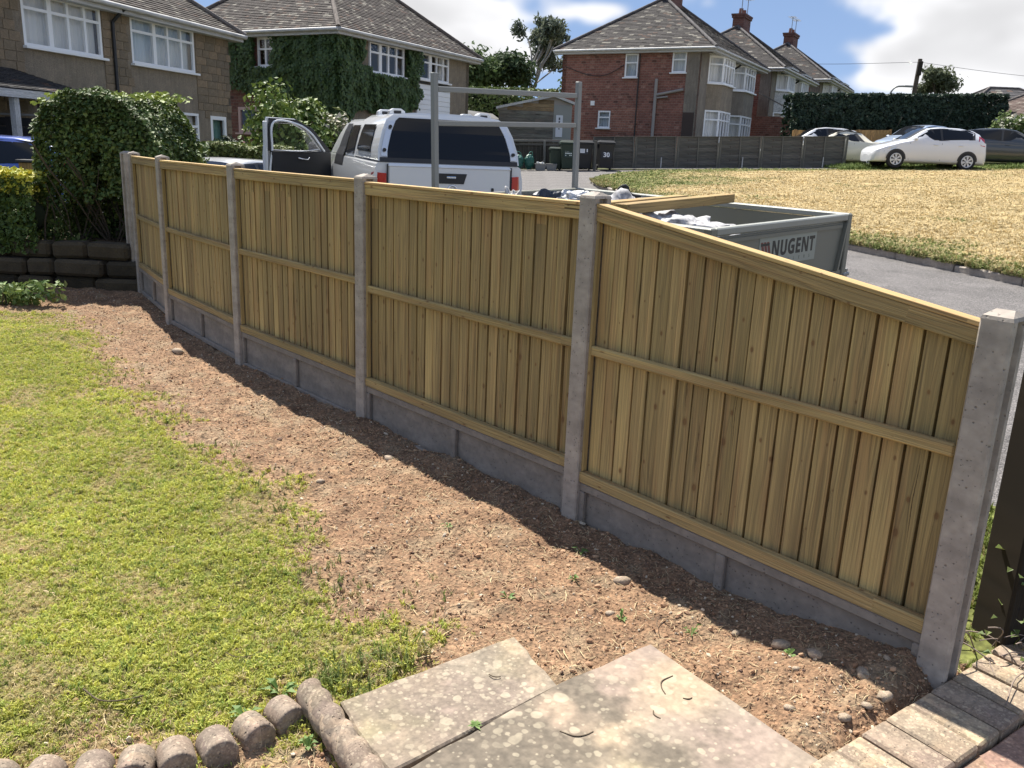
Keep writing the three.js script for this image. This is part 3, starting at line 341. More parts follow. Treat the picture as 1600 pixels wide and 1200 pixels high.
// dark stained old gate post and brambles at the right-hand edge
{
  const t = thing('gate_post', 'dark stained old timber gate post at the right edge behind the end post', 'gate post', [1.90, 0, -2.84], .25); const dk = std({ map: woodT, bumpMap: woodB, bumpScale: .004, color: new THREE.Color(.055, .05, .045), roughness: .9 });
  const g = woodUV(T(cb(.2, 1.55, .16, .01), 0, .72, 0), 'y', 3, .2); mesh('post', g, dk, t); for (let i = 0; i < 5; i++) { const m = mesh('gate_board', woodUV(T(cb(.12, 1.25, .02, .003), 0, .72, 0), 'y', i % 8, .1 * i), dk, t); m.position.set(.17 + i * .125, 0, .02); }
  const b = thing('bramble', 'bare tangled bramble stems with a few leaves at the foot of the dark gate post', 'bramble', [1.80, .06, -2.72]), R = rng(77), st = [], lf = []; for (let i = 0; i < 26; i++) { const pts = [V((R() - .3) * .3, -.04, (R() - .5) * .2)]; let d = V((R() - .5) * 1.3, .9 + R() * .4, (R() - .2) * .8); for (let k = 0; k < 4; k++) { d = d.clone().add(V((R() - .5) * .9, -.28, (R() - .5) * .7)); pts.push(pts[k].clone().addScaledVector(d, .05 + R() * .06)); } st.push(tube(pts, .0016 + R() * .0016, 10, 4)); }
  mesh('stems', metric(merge(st), .3), std({ color: new THREE.Color(.22, .17, .14), roughness: .9 }), b); const p = [], c = []; for (let i = 0; i < 40; i++) { const x = (R() - .2) * .4, y = R() * .4, z = (R() - .4) * .3, a = R() * 6.28, l = .02 + R() * .02, w = l * .5; const dx = Math.cos(a) * l, dz = Math.sin(a) * l; p.push(x, y, z, x + dx * .5 - dz * .5, y + .006, z + dz * .5 + dx * .5, x + dx, y - .008, z + dz, x, y, z, x + dx, y - .008, z + dz, x + dx * .5 + dz * .5, y + .006, z + dz * .5 - dx * .5); for (let k = 0; k < 6; k++) c.push(.10 + R() * .05, .15 + R() * .05, .04); } mesh('leaves', tri(p, null, c), M.leaf, b);
}

// ---------------------------------------------------------------- drop-side trailer with ladder frame
M.darkGlass = new THREE.MeshPhysicalMaterial({ color: new THREE.Color(.012, .013, .016), roughness: .06, specularIntensity: .45 });
function wheel(parent, x, y, z, r, w, name = 'wheel') { // axle along x
  const t = mesh(name, T(new THREE.LatheGeometry([[r * .62, -w / 2], [r * .93, -w / 2], [r, -w / 2 + .03], [r, w / 2 - .03], [r * .93, w / 2], [r * .62, w / 2]].map(([a, b]) => new THREE.Vector2(a, b)), 28), 0, 0, 0, 0, 0, Math.PI / 2), M.rubber, parent); t.position.set(x, y, z);
  const sp = [T(new THREE.TorusGeometry(r * .62, .022, 8, 28), 0, 0, 0, 0, Math.PI / 2, 0), T(cyl(r * .15, r * .15, .06, 12), 0, 0, 0, 0, 0, Math.PI / 2)]; for (let i = 0; i < 7; i++) { const a = i * Math.PI * 2 / 7; for (const d of [-.14, .14]) sp.push(boxBar(V(0, Math.cos(a) * r * .12, Math.sin(a) * r * .12), V(0, Math.cos(a + d) * r * .6, Math.sin(a + d) * r * .6), .03, .03)); }
  const rim = mesh('rim', merge(sp.map(clean)), M.alloy, t); rim.position.x = Math.sign(x) * w * .36; mesh('brake_disc', T(cyl(r * .6, r * .6, .02, 20), 0, 0, 0, 0, 0, Math.PI / 2), M.black, t); return t;
}
{
  const A = V(-.665, 1.397, -7.5), B = V(.66, 1.47, -8.7), D = V(1.28, 1.36, -5.35), ex = B.clone().sub(A).normalize(), ez = D.clone().sub(A).normalize(), ey = ez.clone().cross(ex).normalize(), W = A.distanceTo(B), L = A.distanceTo(D), rim = 1.165, fl = .71;
  ex.copy(ey).cross(ez); const o = A.clone().addScaledVector(ex, W / 2).addScaledVector(ez, L / 2).addScaledVector(ey, -rim); o.x -= .075;
  const t = thing('trailer', 'grey drop side trailer with a ladder frame, loaded with timber and sacks', 'trailer'); t.position.copy(o); t.quaternion.setFromRotationMatrix(new THREE.Matrix4().makeBasis(ex, ey, ez));
  const G = (n, g, m = M.galvPaint, p = t) => mesh(n, metric(g, .6), m, p), hw = W / 2, hl = L / 2, sh = rim - fl;
  G('floor', bx(W - .06, .04, L - .06, 0, fl - .02, 0), M.galv);
  for (const s of [-1, 1]) { const sd = G('side_panel', merge([bx(.028, sh - .05, L - .062, s * (hw - .03), fl + (sh - .05) / 2, 0), cb(.02, .05, L - .2, .004).translate(s * (hw - .01), fl + sh * .5, 0)])); G('rim', T(cb(.055, .045, L - .004, .008), s * (hw - .028), rim - .0225, 0), M.galv, sd); for (const z of [-1, -.33, .33, 1]) G('stiffener', bx(.02, sh - .06, .05, s * (hw - .008), fl + sh / 2 - .02, z * (hl - .1)), M.galvPaint, sd); }
  G('headboard', merge([bx(W - .12, sh - .05, .028, 0, fl + (sh - .05) / 2, -hl + .03), cb(W - .12, .045, .055, .008).translate(0, rim - .0225, -hl + .028)]));
  const tg = G('tailgate', merge([bx(W - .13, sh - .06, .026, 0, fl + sh / 2 - .035, hl - .035), bx(W - .22, .025, .012, 0, fl + sh * .80, hl - .017), bx(W - .13, .03, .016, 0, fl + .015, hl - .016)]));
  G('tailgate_rim', merge([cb(W - .12, .05, .06, .008).translate(0, rim - .027, hl - .03)]), M.galv, tg);
  for (const s of [-1, 1]) { G('corner_post', merge([T(cb(.06, sh + .05, .062, .006), s * (hw - .03), fl + sh / 2 - .028, hl - .031), boxBar(V(s * (hw - .075), rim - .07, hl - .005), V(s * (hw - .14), fl + .03, hl - .005), .03, .02)]), M.galvPaint); const la = merge([T(new THREE.TorusGeometry(.026, .007, 6, 14), s * (hw + .025), rim - .12, hl - .03, 0, .4, 0), bar(V(s * (hw + .002), rim - .05, hl - .03), V(s * (hw + .03), rim - .10, hl - .03), .012), bx(.02, .12, .03, s * (hw + .008), rim - .11, hl - .03), T(cyl(.018, .018, .09, 8), s * (hw + .01), fl - .01, hl - .01, 0, 0, Math.PI / 2), bx(.03, .12, .03, s * (hw + .03), fl - .03, hl - .02)]); mesh('latch', la, M.steel, t); }
  // sign plate
  const c = document.createElement('canvas'); c.width = 1024; c.height = 320; const x = c.getContext('2d'); x.fillStyle = '#8f938a'; x.fillRect(0, 0, 1024, 320); x.fillStyle = '#6c3a33'; for (let i = 0; i < 3; i++) { x.beginPath(); x.moveTo(20 + i * 52, 60); x.lineTo(60 + i * 52, 60); x.lineTo(110 + i * 52, 215); x.lineTo(70 + i * 52, 215); x.fill(); } x.fillStyle = '#2a2b29'; x.fillRect(24, 74, 150, 26); x.font = 'bold 205px sans-serif'; x.textBaseline = 'alphabetic'; const tw = x.measureText('NUGENT').width; x.save(); x.translate(208, 218); x.scale(790 / tw, 1.08); x.fillText('NUGENT', 0, 0); x.lineWidth = 7; x.strokeStyle = '#2a2b29'; x.strokeText('NUGENT', 0, 0); x.restore(); x.fillStyle = '#55574f'; x.font = 'bold 46px sans-serif'; 'TRAILERS'.split('').forEach((ch, i) => x.fillText(ch, 232 + i * 96, 288));
  const ct = new THREE.CanvasTexture(c); ct.colorSpace = THREE.SRGBColorSpace; mesh('name_plate', new THREE.PlaneGeometry(.74, .21).translate(.06, fl + sh * .56, hl - .0195), std({ map: ct, roughness: .6 }), tg);
  // ladder frame at the front
  for (const s of [-1, 1]) { const p = G('frame_post', T(cb(.05, 1.0 + sh, .05, .005), s * (hw - .028), rim + .5 - sh / 2, -hl - .026), M.steel); }
  for (const [y, h] of [[.87, .045], [.595, .045]]) G('frame_bar', T(cb(W - .107, h, .04, .005), 0, rim + y, -hl - .026), M.steel);
  G('chassis', merge([bx(.08, .1, L, -.45, fl - .09, 0), bx(.08, .1, L, .45, fl - .09, 0), boxBar(V(-.45, fl - .12, -hl), V(0, fl - .2, -hl - 1.15), .07, .1), boxBar(V(.45, fl - .12, -hl), V(0, fl - .2, -hl - 1.15), .07, .1), bx(W - .1, .08, .06, 0, fl - .08, hl - .05)]), M.steel);
  for (const s of [-1, 1]) for (const z of [-.36, .36]) wheel(t, s * (hw - .14), .28, z + .1, .28, .19);
  for (const s of [-1, 1]) G('tail_lamp', bx(.2, .1, .05, s * (hw - .25), fl - .11, hl - .01), M.red);
  // load: timber, sacks, sheet (things that lie in the trailer)
  const q = (lx, ly, lz) => o.clone().addScaledVector(ex, lx).addScaledVector(ey, ly).addScaledVector(ez, lz), loc = p => { const d = p.clone().sub(o); return V(d.dot(ex), d.dot(ey), d.dot(ez)); };
  const timber = (a, b, w, h, label, seed) => { const m = mesh('timber', woodUV(cb(w, h, a.distanceTo(b), .003), 'z', seed, 1.0), std({ map: woodT, bumpMap: woodB, bumpScale: .002, color: new THREE.Color(.92, .84, .74) })); m.position.copy(a).lerp(b, .5); m.lookAt(b); tag(m, label, 'timber', 'timber lengths in the trailer'); };
  timber(V(.70, 1.425, -5.95), V(1.74, 1.485, -7.2), .10, .07, 'thick pale timber length lying across the trailer, its sawn end showing', 1);
  timber(V(.60, 1.44, -6.2), V(1.38, 1.47, -7.35), .10, .035, 'thin plank behind the thick timber length in the trailer', 4);
  const crumple = (name, label, cat, p, sx, sy, sz, col, seed, rough = .8, ry = 0) => { const g0 = new THREE.IcosahedronGeometry(1, 14); g0.deleteAttribute('uv'); g0.deleteAttribute('normal'); const g = mergeVertices(g0, 1e-3), a = g.attributes.position; const uvq = new Float32Array(a.count * 2); for (let i = 0; i < a.count; i++) { uvq[i * 2] = a.getX(i) * .3; uvq[i * 2 + 1] = a.getZ(i) * .3 + a.getY(i) * .2; } g.setAttribute('uv', new THREE.BufferAttribute(uvq, 2)); for (let i = 0; i < a.count; i++) { const v = V(a.getX(i), a.getY(i), a.getZ(i)), f = Math.abs(fbm3(v.x * 2.2 + seed, v.y * 2.2, v.z * 2.2, 3) - .5) * 1.5 + .62 + .25 * fbm3(v.x + seed, v.y, v.z, 2); const y = v.y * f; a.setXYZ(i, v.x * f * sx, Math.max(y, -.55) * sy, v.z * f * sz); } g.computeVertexNormals(); const m = mesh(name, g, std({ color: new THREE.Color().setRGB(...col), roughness: rough, map: grainN })); m.position.copy(p); m.rotation.y = ry; return tag(m, label, cat); };
  crumple('rubble_sack', 'large pale grey rubble sack in the back of the trailer', 'sack', q(-.30, 1.0, .72), .5, .17, .6, [.56, .55, .56], 3);
  crumple('rubble_sack', 'pale sack under the timber lengths in the trailer', 'sack', q(-.12, .98, .0), .5, .26, .5, [.5, .49, .5], 23);
  crumple('plastic_sheet', 'crumpled bright white plastic sheet at the front of the trailer', 'sheet', q(.46, 1.06, -1.0), .30, .12, .26, [.84, .84, .85], 8);
  crumple('tarpaulin', 'folded dark blue tarpaulin peak beside the white sheet in the trailer', 'tarpaulin', q(.14, 1.02, -1.15), .24, .15, .2, [.02, .028, .05], 14, .5);
  crumple('plastic_bag', 'small white plastic bag at the left end of the trailer load', 'bag', q(-.2, 1.0, -1.2), .13, .2, .12, [.7, .68, .66], 19);
  const st = mesh('rubber_strap', tube([V(-.1, -.04, 0), V(-.07, .05, 0), V(-.02, .07, .01), V(.02, 0, 0), V(.12, -.02, .02)], .02, 16, 6), M.rubber); st.position.copy(q(.66, 1.17, -.6)); tag(st, 'black rubber strap curled beside the timber in the trailer', 'strap');
}

// ---------------------------------------------------------------- white pickup with a canopy and its passenger door open
{
  const t = thing('pickup_truck', 'white pickup truck with a canopy, seen from behind, passenger door open', 'pickup truck', [-.835, .36, -10.32], 20 * Math.PI / 180), wp = paint(.66, .67, .68, .3);
  t.rotation.order = 'YXZ'; t.rotation.x = .02;
  const hull = (pts) => { const g = new ConvexGeometry(pts); return clean(g); }, sym = l => l.flatMap(([x, y, z]) => [V(x, y, z), V(-x, y, z)]);
  const creased = q => toCreasedNormals(quads(q), .75), loft = (rings) => { // rings of [half-width, y] from base to roof, given per z
    const p = [], n = rings[0].r.length; for (let k = 0; k < rings.length - 1; k++) for (let i = 0; i < n - 1; i++) for (const s of [-1, 1]) { const a = rings[k], b = rings[k + 1], q = (R, j) => V(s * R.r[j][0], R.r[j][1], R.z + (R.r[j][2] || 0)); const f = [q(a, i), q(a, i + 1), q(b, i + 1), q(b, i)]; if (s < 0) f.reverse(); p.push(f); } return p; };
  const cap = (R) => { const p = []; for (let i = 0; i < R.r.length - 1; i++) { const a = R.r[i], b = R.r[i + 1]; p.push([V(-a[0], a[1], R.z + (a[2] || 0)), V(a[0], a[1], R.z + (a[2] || 0)), V(b[0], b[1], R.z + (b[2] || 0)), V(-b[0], b[1], R.z + (b[2] || 0))]); } return p; };
  const bed = [[.80, .48], [.90, .55], [.925, .80], [.915, 1.08], [.885, 1.24], [.85, 1.262]], B = z => ({ z, r: bed });
  mesh('body', creased([...loft([B(-.03), B(-1.6), B(-3.9)]), ...cap(B(-.03)), ...loft([{ z: -3.9, r: bed }, { z: -4.95, r: [[.78, .45], [.86, .55], [.88, .78], [.85, .95], [.75, 1.05], [.6, 1.08]] }, { z: -5.1, r: [[.7, .45], [.75, .55], [.75, .78], [.72, .9], [.6, .95], [.4, .96]] }])]), wp, t);
  mesh('bonnet', hull(sym([[.85, 1.255, -3.75], [.6, 1.08, -4.95], [.8, 1.0, -4.95], [.8, 1.2, -3.75], [.5, 1.27, -3.75]])), wp, t);
  mesh('bed_deck', bx(1.7, .02, 3.8, 0, 1.25, -1.95), M.black, t);
  const can = [[.862, 1.275, 0], [.855, 1.40, -.03], [.80, 1.60, -.09], [.735, 1.74, -.15], [.64, 1.80, -.19], [.4, 1.828, -.21], [0, 1.835, -.21]], C = (z, k = 1) => ({ z, r: can.map(([x, y, d]) => [x, y, k * d]) });
  const cn = mesh('canopy', creased([...loft([C(-.035), C(-.5, .4), C(-1.62, 0)]), ...cap(C(-.035))]), wp, t);
  const cab = [[.862, 1.262, 0], [.84, 1.36, -.04], [.79, 1.55, -.14], [.73, 1.69, -.22], [.64, 1.752, -.28], [.4, 1.775, -.3], [0, 1.78, -.3]];
  mesh('cab', creased([...loft([{ z: -1.64, r: cab.map(([x, y]) => [x, y, 0]) }, { z: -2.95, r: cab.map(([x, y]) => [x, y, 0]) }, { z: -3.0, r: cab.map(([x, y, d]) => [x, y, (1.78 - y) * -1.75]) }])]), wp, t);
  // rear glass with black surround and silver hinges; follows the slope of the canopy's tail
  const zb = y => { for (let i = 0; i < can.length - 1; i++) if (y <= can[i + 1][1]) return -.035 + lerp(can[i][2], can[i + 1][2], (y - can[i][1]) / (can[i + 1][1] - can[i][1])); return -.245; }, xb = y => { for (let i = 0; i < can.length - 1; i++) if (y <= can[i + 1][1]) return lerp(can[i][0], can[i + 1][0], (y - can[i][1]) / (can[i + 1][1] - can[i][1])); return .4; };
  const strip = (f, o, y0, y1, n = 8) => { const q = []; for (let i = 0; i < n; i++) { const a = lerp(y0, y1, i / n), b = lerp(y0, y1, (i + 1) / n); q.push([V(f(a)[0], a, zb(a) + o), V(f(a)[1], a, zb(a) + o), V(f(b)[1], b, zb(b) + o), V(f(b)[0], b, zb(b) + o)]); } return quads(q); };
  const rg = mesh('rear_window', strip(y => [-xb(y) + .11, xb(y) - .11], .012, 1.315, 1.765, 12), M.darkGlass, t); mesh('seal', strip(y => [-xb(y) + .02, xb(y) - .02], .010, 1.262, 1.318, 2), M.black, rg); for (const s of [-1, 1]) mesh('hinge_strip', strip(y => s < 0 ? [-xb(y) + .035, -xb(y) + .105] : [xb(y) - .105, xb(y) - .035], .016, 1.33, 1.72), M.alloy, rg); for (const [s, y] of [[-1, 1.40], [1, 1.40], [-1, 1.66]]) mesh('catch', T(cyl(.02, .02, .03, 10), s * (xb(y) - .07), y, zb(y) + .03, Math.PI / 2), M.black, rg);
  // tailgate, handle, lamps, lock
  const tg = mesh('tailgate', T(cb(1.50, .66, .05, .018), 0, .925, -.012), wp, t); mesh('swage', T(cb(1.50, .02, .03, .008), 0, 1.225, .008), wp, tg); mesh('handle_recess', T(extr([[-.19, .055], [.19, .055], [.155, -.055], [-.155, -.055]], .008, .004), 0, 1.10, .012), M.black, tg); mesh('handle', T(cb(.12, .022, .02, .006), 0, 1.115, .03), M.chrome, tg);
  mesh('badge', merge([T(new THREE.TorusGeometry(.055, .012, 6, 24, 4.4), .02, .965, .018, 0, 0, .3), T(cb(.16, .024, .012, .004), .02, .945, .018)]), M.chrome, tg); mesh('lock_lever', T(cb(.03, .075, .02, .005), .52, .965, .02), M.black, tg);
  for (const s of [-1, 1]) { const l = mesh('tail_lamp', hull([V(s * .77, .78, .005), V(s * .915, .80, -.06), V(s * .905, 1.15, -.07), V(s * .77, 1.14, .005), V(s * .77, .78, -.1), V(s * .92, .80, -.22), V(s * .91, 1.13, -.2), V(s * .77, 1.14, -.1), V(s * .85, .79, .0), V(s * .85, 1.145, -.01)]), M.red, t); mesh('clear_lens', T(cb(.12, .10, .04, .01), s * .835, .83, -.005), M.lens, l); }
  for (const s of [-1, 1]) mesh('shut_line', bx(.010, .64, .03, s * .7565, .925, -.004), M.black, tg); mesh('bumper', T(cb(1.8, .2, .18, .03), 0, .52, .06), M.chrome, t);
  // side glass
  const side = (c, s, prof) => { // corners: rear-bottom, rear-top, front-top, front-bottom as [z, y]; follows the curved shell
    const f = y => { for (let i = 0; i < prof.length - 1; i++) if (y <= prof[i + 1][1]) return lerp(prof[i][0], prof[i + 1][0], (y - prof[i][1]) / (prof[i + 1][1] - prof[i][1])); return prof[prof.length - 1][0]; }, q = [], n = 10, P = (u, v) => { const z = lerp(lerp(c[0][0], c[3][0], u), lerp(c[1][0], c[2][0], u), v), y = lerp(lerp(c[0][1], c[3][1], u), lerp(c[1][1], c[2][1], u), v); return V(s * (f(y) + .012), y, z); };
    for (let j = 0; j < n; j++) q.push([P(0, j / n), P(1, j / n), P(1, (j + 1) / n), P(0, (j + 1) / n)]); return quads(q); };
  for (const s of [-1, 1]) { const w = mesh('canopy_side_window', side([[-.52, 1.36], [-.56, 1.68], [-1.40, 1.68], [-1.45, 1.36]], s, can), M.darkGlass, t); mesh('rear_door_window', side([[-1.78, 1.30], [-1.80, 1.67], [-2.38, 1.67], [-2.42, 1.30]], s, cab), M.darkGlass, t); if (s > 0) mesh('front_door_window', side([[-2.5, 1.30], [-2.5, 1.67], [-2.95, 1.67], [-3.4, 1.30]], s, cab), M.darkGlass, t); else mesh('door_opening', side([[-2.48, .62], [-2.48, 1.69], [-2.9, 1.69], [-3.6, .62]], s, [[.925, .6], [.89, 1.24], ...cab.slice(1, 5)]), M.black, t); }
  mesh('fuel_flap', T(cyl(.05, .05, .012, 16), -.918, 1.05, -.62, 0, 0, Math.PI / 2), M.black, t);
  for (const s of [-1, 1]) for (const z of [-.62, -1.35]) { const pod = mesh('roof_bar_foot', T(extr([[-.095, 0], [-.085, .045], [-.045, .07], [.045, .07], [.085, .045], [.095, 0]], .12, .006), s * .54, 1.795, z), z > -1 ? M.alloy : M.alloy, t); mesh('black_pad', T(cb(.09, .035, .05, .006), s * .54, 1.83, z + .11), M.black, pod); }
  for (const s of [-1, 1]) { wheel(t, s * .80, .37, -1.15, .37, .25); wheel(t, s * .80, .37, -4.2, .37, .25); }
  // open passenger door
  const d = new THREE.Group(); d.name = 'open_door'; d.position.set(-.90, 0, -3.60); d.rotation.y = -(65 * Math.PI / 180); t.add(d); // local +z = towards the rear when closed, -x outside
  const fr = [[0, .55], [1.10, .55], [1.12, 1.20], [1.06, 1.72], [.62, 1.715], [.36, 1.60], [.02, 1.26]], hole = [[.16, 1.27], [.40, 1.54], [.63, 1.65], [1.0, 1.655], [1.03, 1.27]];
  const shp = (pts, hl, dep, bev) => { const s = new THREE.Shape(pts.map(p => new THREE.Vector2(...p))); if (hl) s.holes.push(new THREE.Path(hl.map(p => new THREE.Vector2(...p)))); return T(new THREE.ExtrudeGeometry(s, { depth: dep, bevelEnabled: bev > 0, bevelSize: bev, bevelThickness: bev, bevelSegments: 1 }), 0, 0, 0, 0, -Math.PI / 2, 0); };
  mesh('skin', T(shp(fr, hole, .03, .006), -.03, 0, 0), wp, d); mesh('inner_panel', T(shp([[.06, .57], [1.02, .57], [1.04, 1.255], [.06, 1.255]], null, .05, .008), .062, 0, 0), M.black, d); mesh('frame_seal', T(shp([[.03, 1.262], [.36, 1.595], [.62, 1.705], [1.05, 1.71], [1.09, 1.262]], hole, .03, .003), .04, 0, 0), M.black, d);
  mesh('window_trim', tube(hole.map(([z, y]) => V(.05, y, z)).concat([V(.05, 1.0, 1.07), V(.05, .6, 1.06)]), .016, 40, 6), M.whitePlastic, d); mesh('waist_trim', tube([V(.08, 1.275, 1.02), V(.085, 1.262, .6), V(.08, 1.30, .28)], .009, 12, 6), M.alloy, d); mesh('door_pull', tube([V(.075, 1.17, .62), V(.1, 1.155, .56), V(.1, 1.15, .48), V(.075, 1.18, .44)], .012, 10, 6), M.chrome, d);
  mesh('edge', T(cb(.07, 1.1, .05, .012), .0, 1.12, 1.105), wp, d); mesh('door_glass', T(shp(hole, null, .004, 0), 0, 0, 0), M.glass, d); mesh('door_mirror', T(cb(.10, .17, .24, .04), -.16, 1.32, .18), M.black, d);
  mesh('windscreen', quads([[V(.72, 1.70, -3.06), V(-.72, 1.70, -3.06), V(-.80, 1.30, -3.8), V(.80, 1.30, -3.8)]].map(f => f.map(v => v.clone().add(V(0, .02, -.01))))), M.darkGlass, t);
}

// ---------------------------------------------------------------- houses
function tiles(A, B, C, D, seed, o = {}) { // eave A-B, top D-C: lapped courses of plain tiles
  const R = rng(seed), ch = o.ch || .11, tw = o.tw || .18, col = o.col || [.135, .118, .108], lich = o.lich ?? .12, up = B.clone().sub(A).cross(D.clone().sub(A)).normalize(); if (up.y < 0) up.negate();
  const H = Math.max(D.clone().sub(A).length() * .5 + C.clone().sub(B).length() * .5, .3), rise = (D.clone().add(C)).sub(A).sub(B).length() / 2, n = Math.max(2, Math.round(rise / ch)), pos = [], cl = [], uv = [];
  for (let i = 0; i < n; i++) { const a = A.clone().lerp(D, i / n), b = B.clone().lerp(C, i / n), c = B.clone().lerp(C, (i + 1) / n), d = A.clone().lerp(D, (i + 1) / n), w = a.distanceTo(b), m = Math.max(1, Math.round(w / tw)), sh = (i % 2) * .5; const sag = (R() - .5) * .006;
    for (let k = 0; k < m + 1; k++) { const f0 = clamp((k - sh) / m), f1 = clamp((k + 1 - sh) / m); if (f1 - f0 < 1e-4) continue; const lift = .014 + R() * .009 + sag, p = a.clone().lerp(b, f0 + .004 / Math.max(w, .1)).addScaledVector(up, lift), q = a.clone().lerp(b, f1).addScaledVector(up, lift + (R() - .5) * .004), r = d.clone().lerp(c, f1).addScaledVector(up, .002), s = d.clone().lerp(c, f0).addScaledVector(up, .002), p0 = a.clone().lerp(b, f0).addScaledVector(up, -.01), q0 = a.clone().lerp(b, f1).addScaledVector(up, -.01); let k3 = mul(col, .72 + R() * .5); if (R() < lich) k3 = mixc(k3, [.40, .37, .31], .25 + R() * .6); if (R() < .06) k3 = mixc(k3, [.16, .10, .075], .8);
      for (const v of [p, q, r, p, r, s, p0, q0, q, p0, q, p]) { pos.push(v.x, v.y, v.z); cl.push(...k3); uv.push(v.x * .7 + v.y * .3, v.z * .7 + v.y * .5); } } }
  return tri(pos, uv, cl);
}
function hipRoof(house, x0, x1, z0, z1, y, pitch, seed, o = {}) { // footprint incl. overhang; z0 front (larger), z1 back
  const dz = (z0 - z1) / 2, rise = dz * Math.tan(pitch), xm0 = x0 + dz, xm1 = x1 - dz, a = V(x0, y, z0), b = V(x1, y, z0), c = V(x1, y, z1), d = V(x0, y, z1), r0 = V(o.gable0 ? x0 : xm0, y + rise, (z0 + z1) / 2), r1 = V(xm1, y + rise, (z0 + z1) / 2);
  const rf = mesh('roof', merge([tiles(a, b, r1, r0, seed, o), tiles(b, c, r1, r1, seed + 1, o), tiles(c, d, r0, r1, seed + 2, o), tiles(d, a, r0, r0, seed + 3, o)]), M.tile, house); const rc = o.ridge || [.17, .15, .14];
  const hips = [[a, r0], [d, r0], [b, r1], [c, r1], [r0, r1]], R = rng(seed); for (const [p, q] of hips) { const n = Math.max(2, Math.round(p.distanceTo(q) / .42)), l = []; for (let k = 0; k < n; k++) l.push(bar(p.clone().lerp(q, k / n).add(V(0, .02, 0)), p.clone().lerp(q, (k + .97) / n).add(V(0, .035, 0)), .085, 7, .075)); const g = merge(l); const cc = new Float32Array(g.attributes.position.count * 3); for (let i = 0; i < cc.length; i += 9) { const k = .8 + hash(i, seed) * .8; for (let j = 0; j < 9; j += 3) cc.set([rc[0] * k, rc[1] * k, rc[2] * k], i + j); } g.setAttribute('color', new THREE.BufferAttribute(cc, 3)); mesh('ridge_tiles', g, M.tile, rf); }
  const gm = o.gutter || M.whitePaint; const gut = [bar(V(x0, y - .03, z0 + .03), V(x1, y - .03, z0 + .03), .055, 8), bar(V(x0 - .03, y - .03, z0), V(x0 - .03, y - .03, z1), .055, 8), bar(V(x1 + .03, y - .03, z0), V(x1 + .03, y - .03, z1), .055, 8)]; mesh('gutter', merge(gut), gm, house); const ov = .24; mesh('fascia', merge([bx(x1 - x0 - .08, .15, .025, (x0 + x1) / 2, y - .09, z0 - .05), bx(.025, .15, z0 - z1 - .08, x0 + .05, y - .09, (z0 + z1) / 2), bx(.025, .15, z0 - z1 - .08, x1 - .05, y - .09, (z0 + z1) / 2), bx(x1 - x0 - .16, .015, ov, (x0 + x1) / 2, y - .155, z0 - .05 - ov / 2), bx(ov, .015, z0 - z1 - .16, x0 + .05 + ov / 2, y - .157, (z0 + z1) / 2)]), o.fascia || M.whitePaint, house); return rf;
}
function frameAt(P, Q) { const dx = Q[0] - P[0], dz = Q[1] - P[1], L = Math.hypot(dx, dz); return { L, m: new THREE.Matrix4().makeTranslation(P[0], 0, P[1]).multiply(new THREE.Matrix4().makeRotationY(Math.atan2(-dz, dx))) }; }
// wall from P to Q (local x,z; outside is on the left-hand +z side), holes [x0,x1,y0,y1]
function wall(house, name, P, Q, y0, y1, holes, mat, us = 1, th = .22) { const { L, m } = frameAt(P, Q), s = new THREE.Shape([[0, y0], [L, y0], [L, y1], [0, y1]].map(p => new THREE.Vector2(...p))); for (const [a, b, c, d] of holes) s.holes.push(new THREE.Path([[a, c], [a, d], [b, d], [b, c]].map(p => new THREE.Vector2(...p)))); const g = metric(new THREE.ExtrudeGeometry(s, { depth: th, bevelEnabled: false }).translate(0, 0, -th), us); return mesh(name, g.applyMatrix4(m), mat, house); }
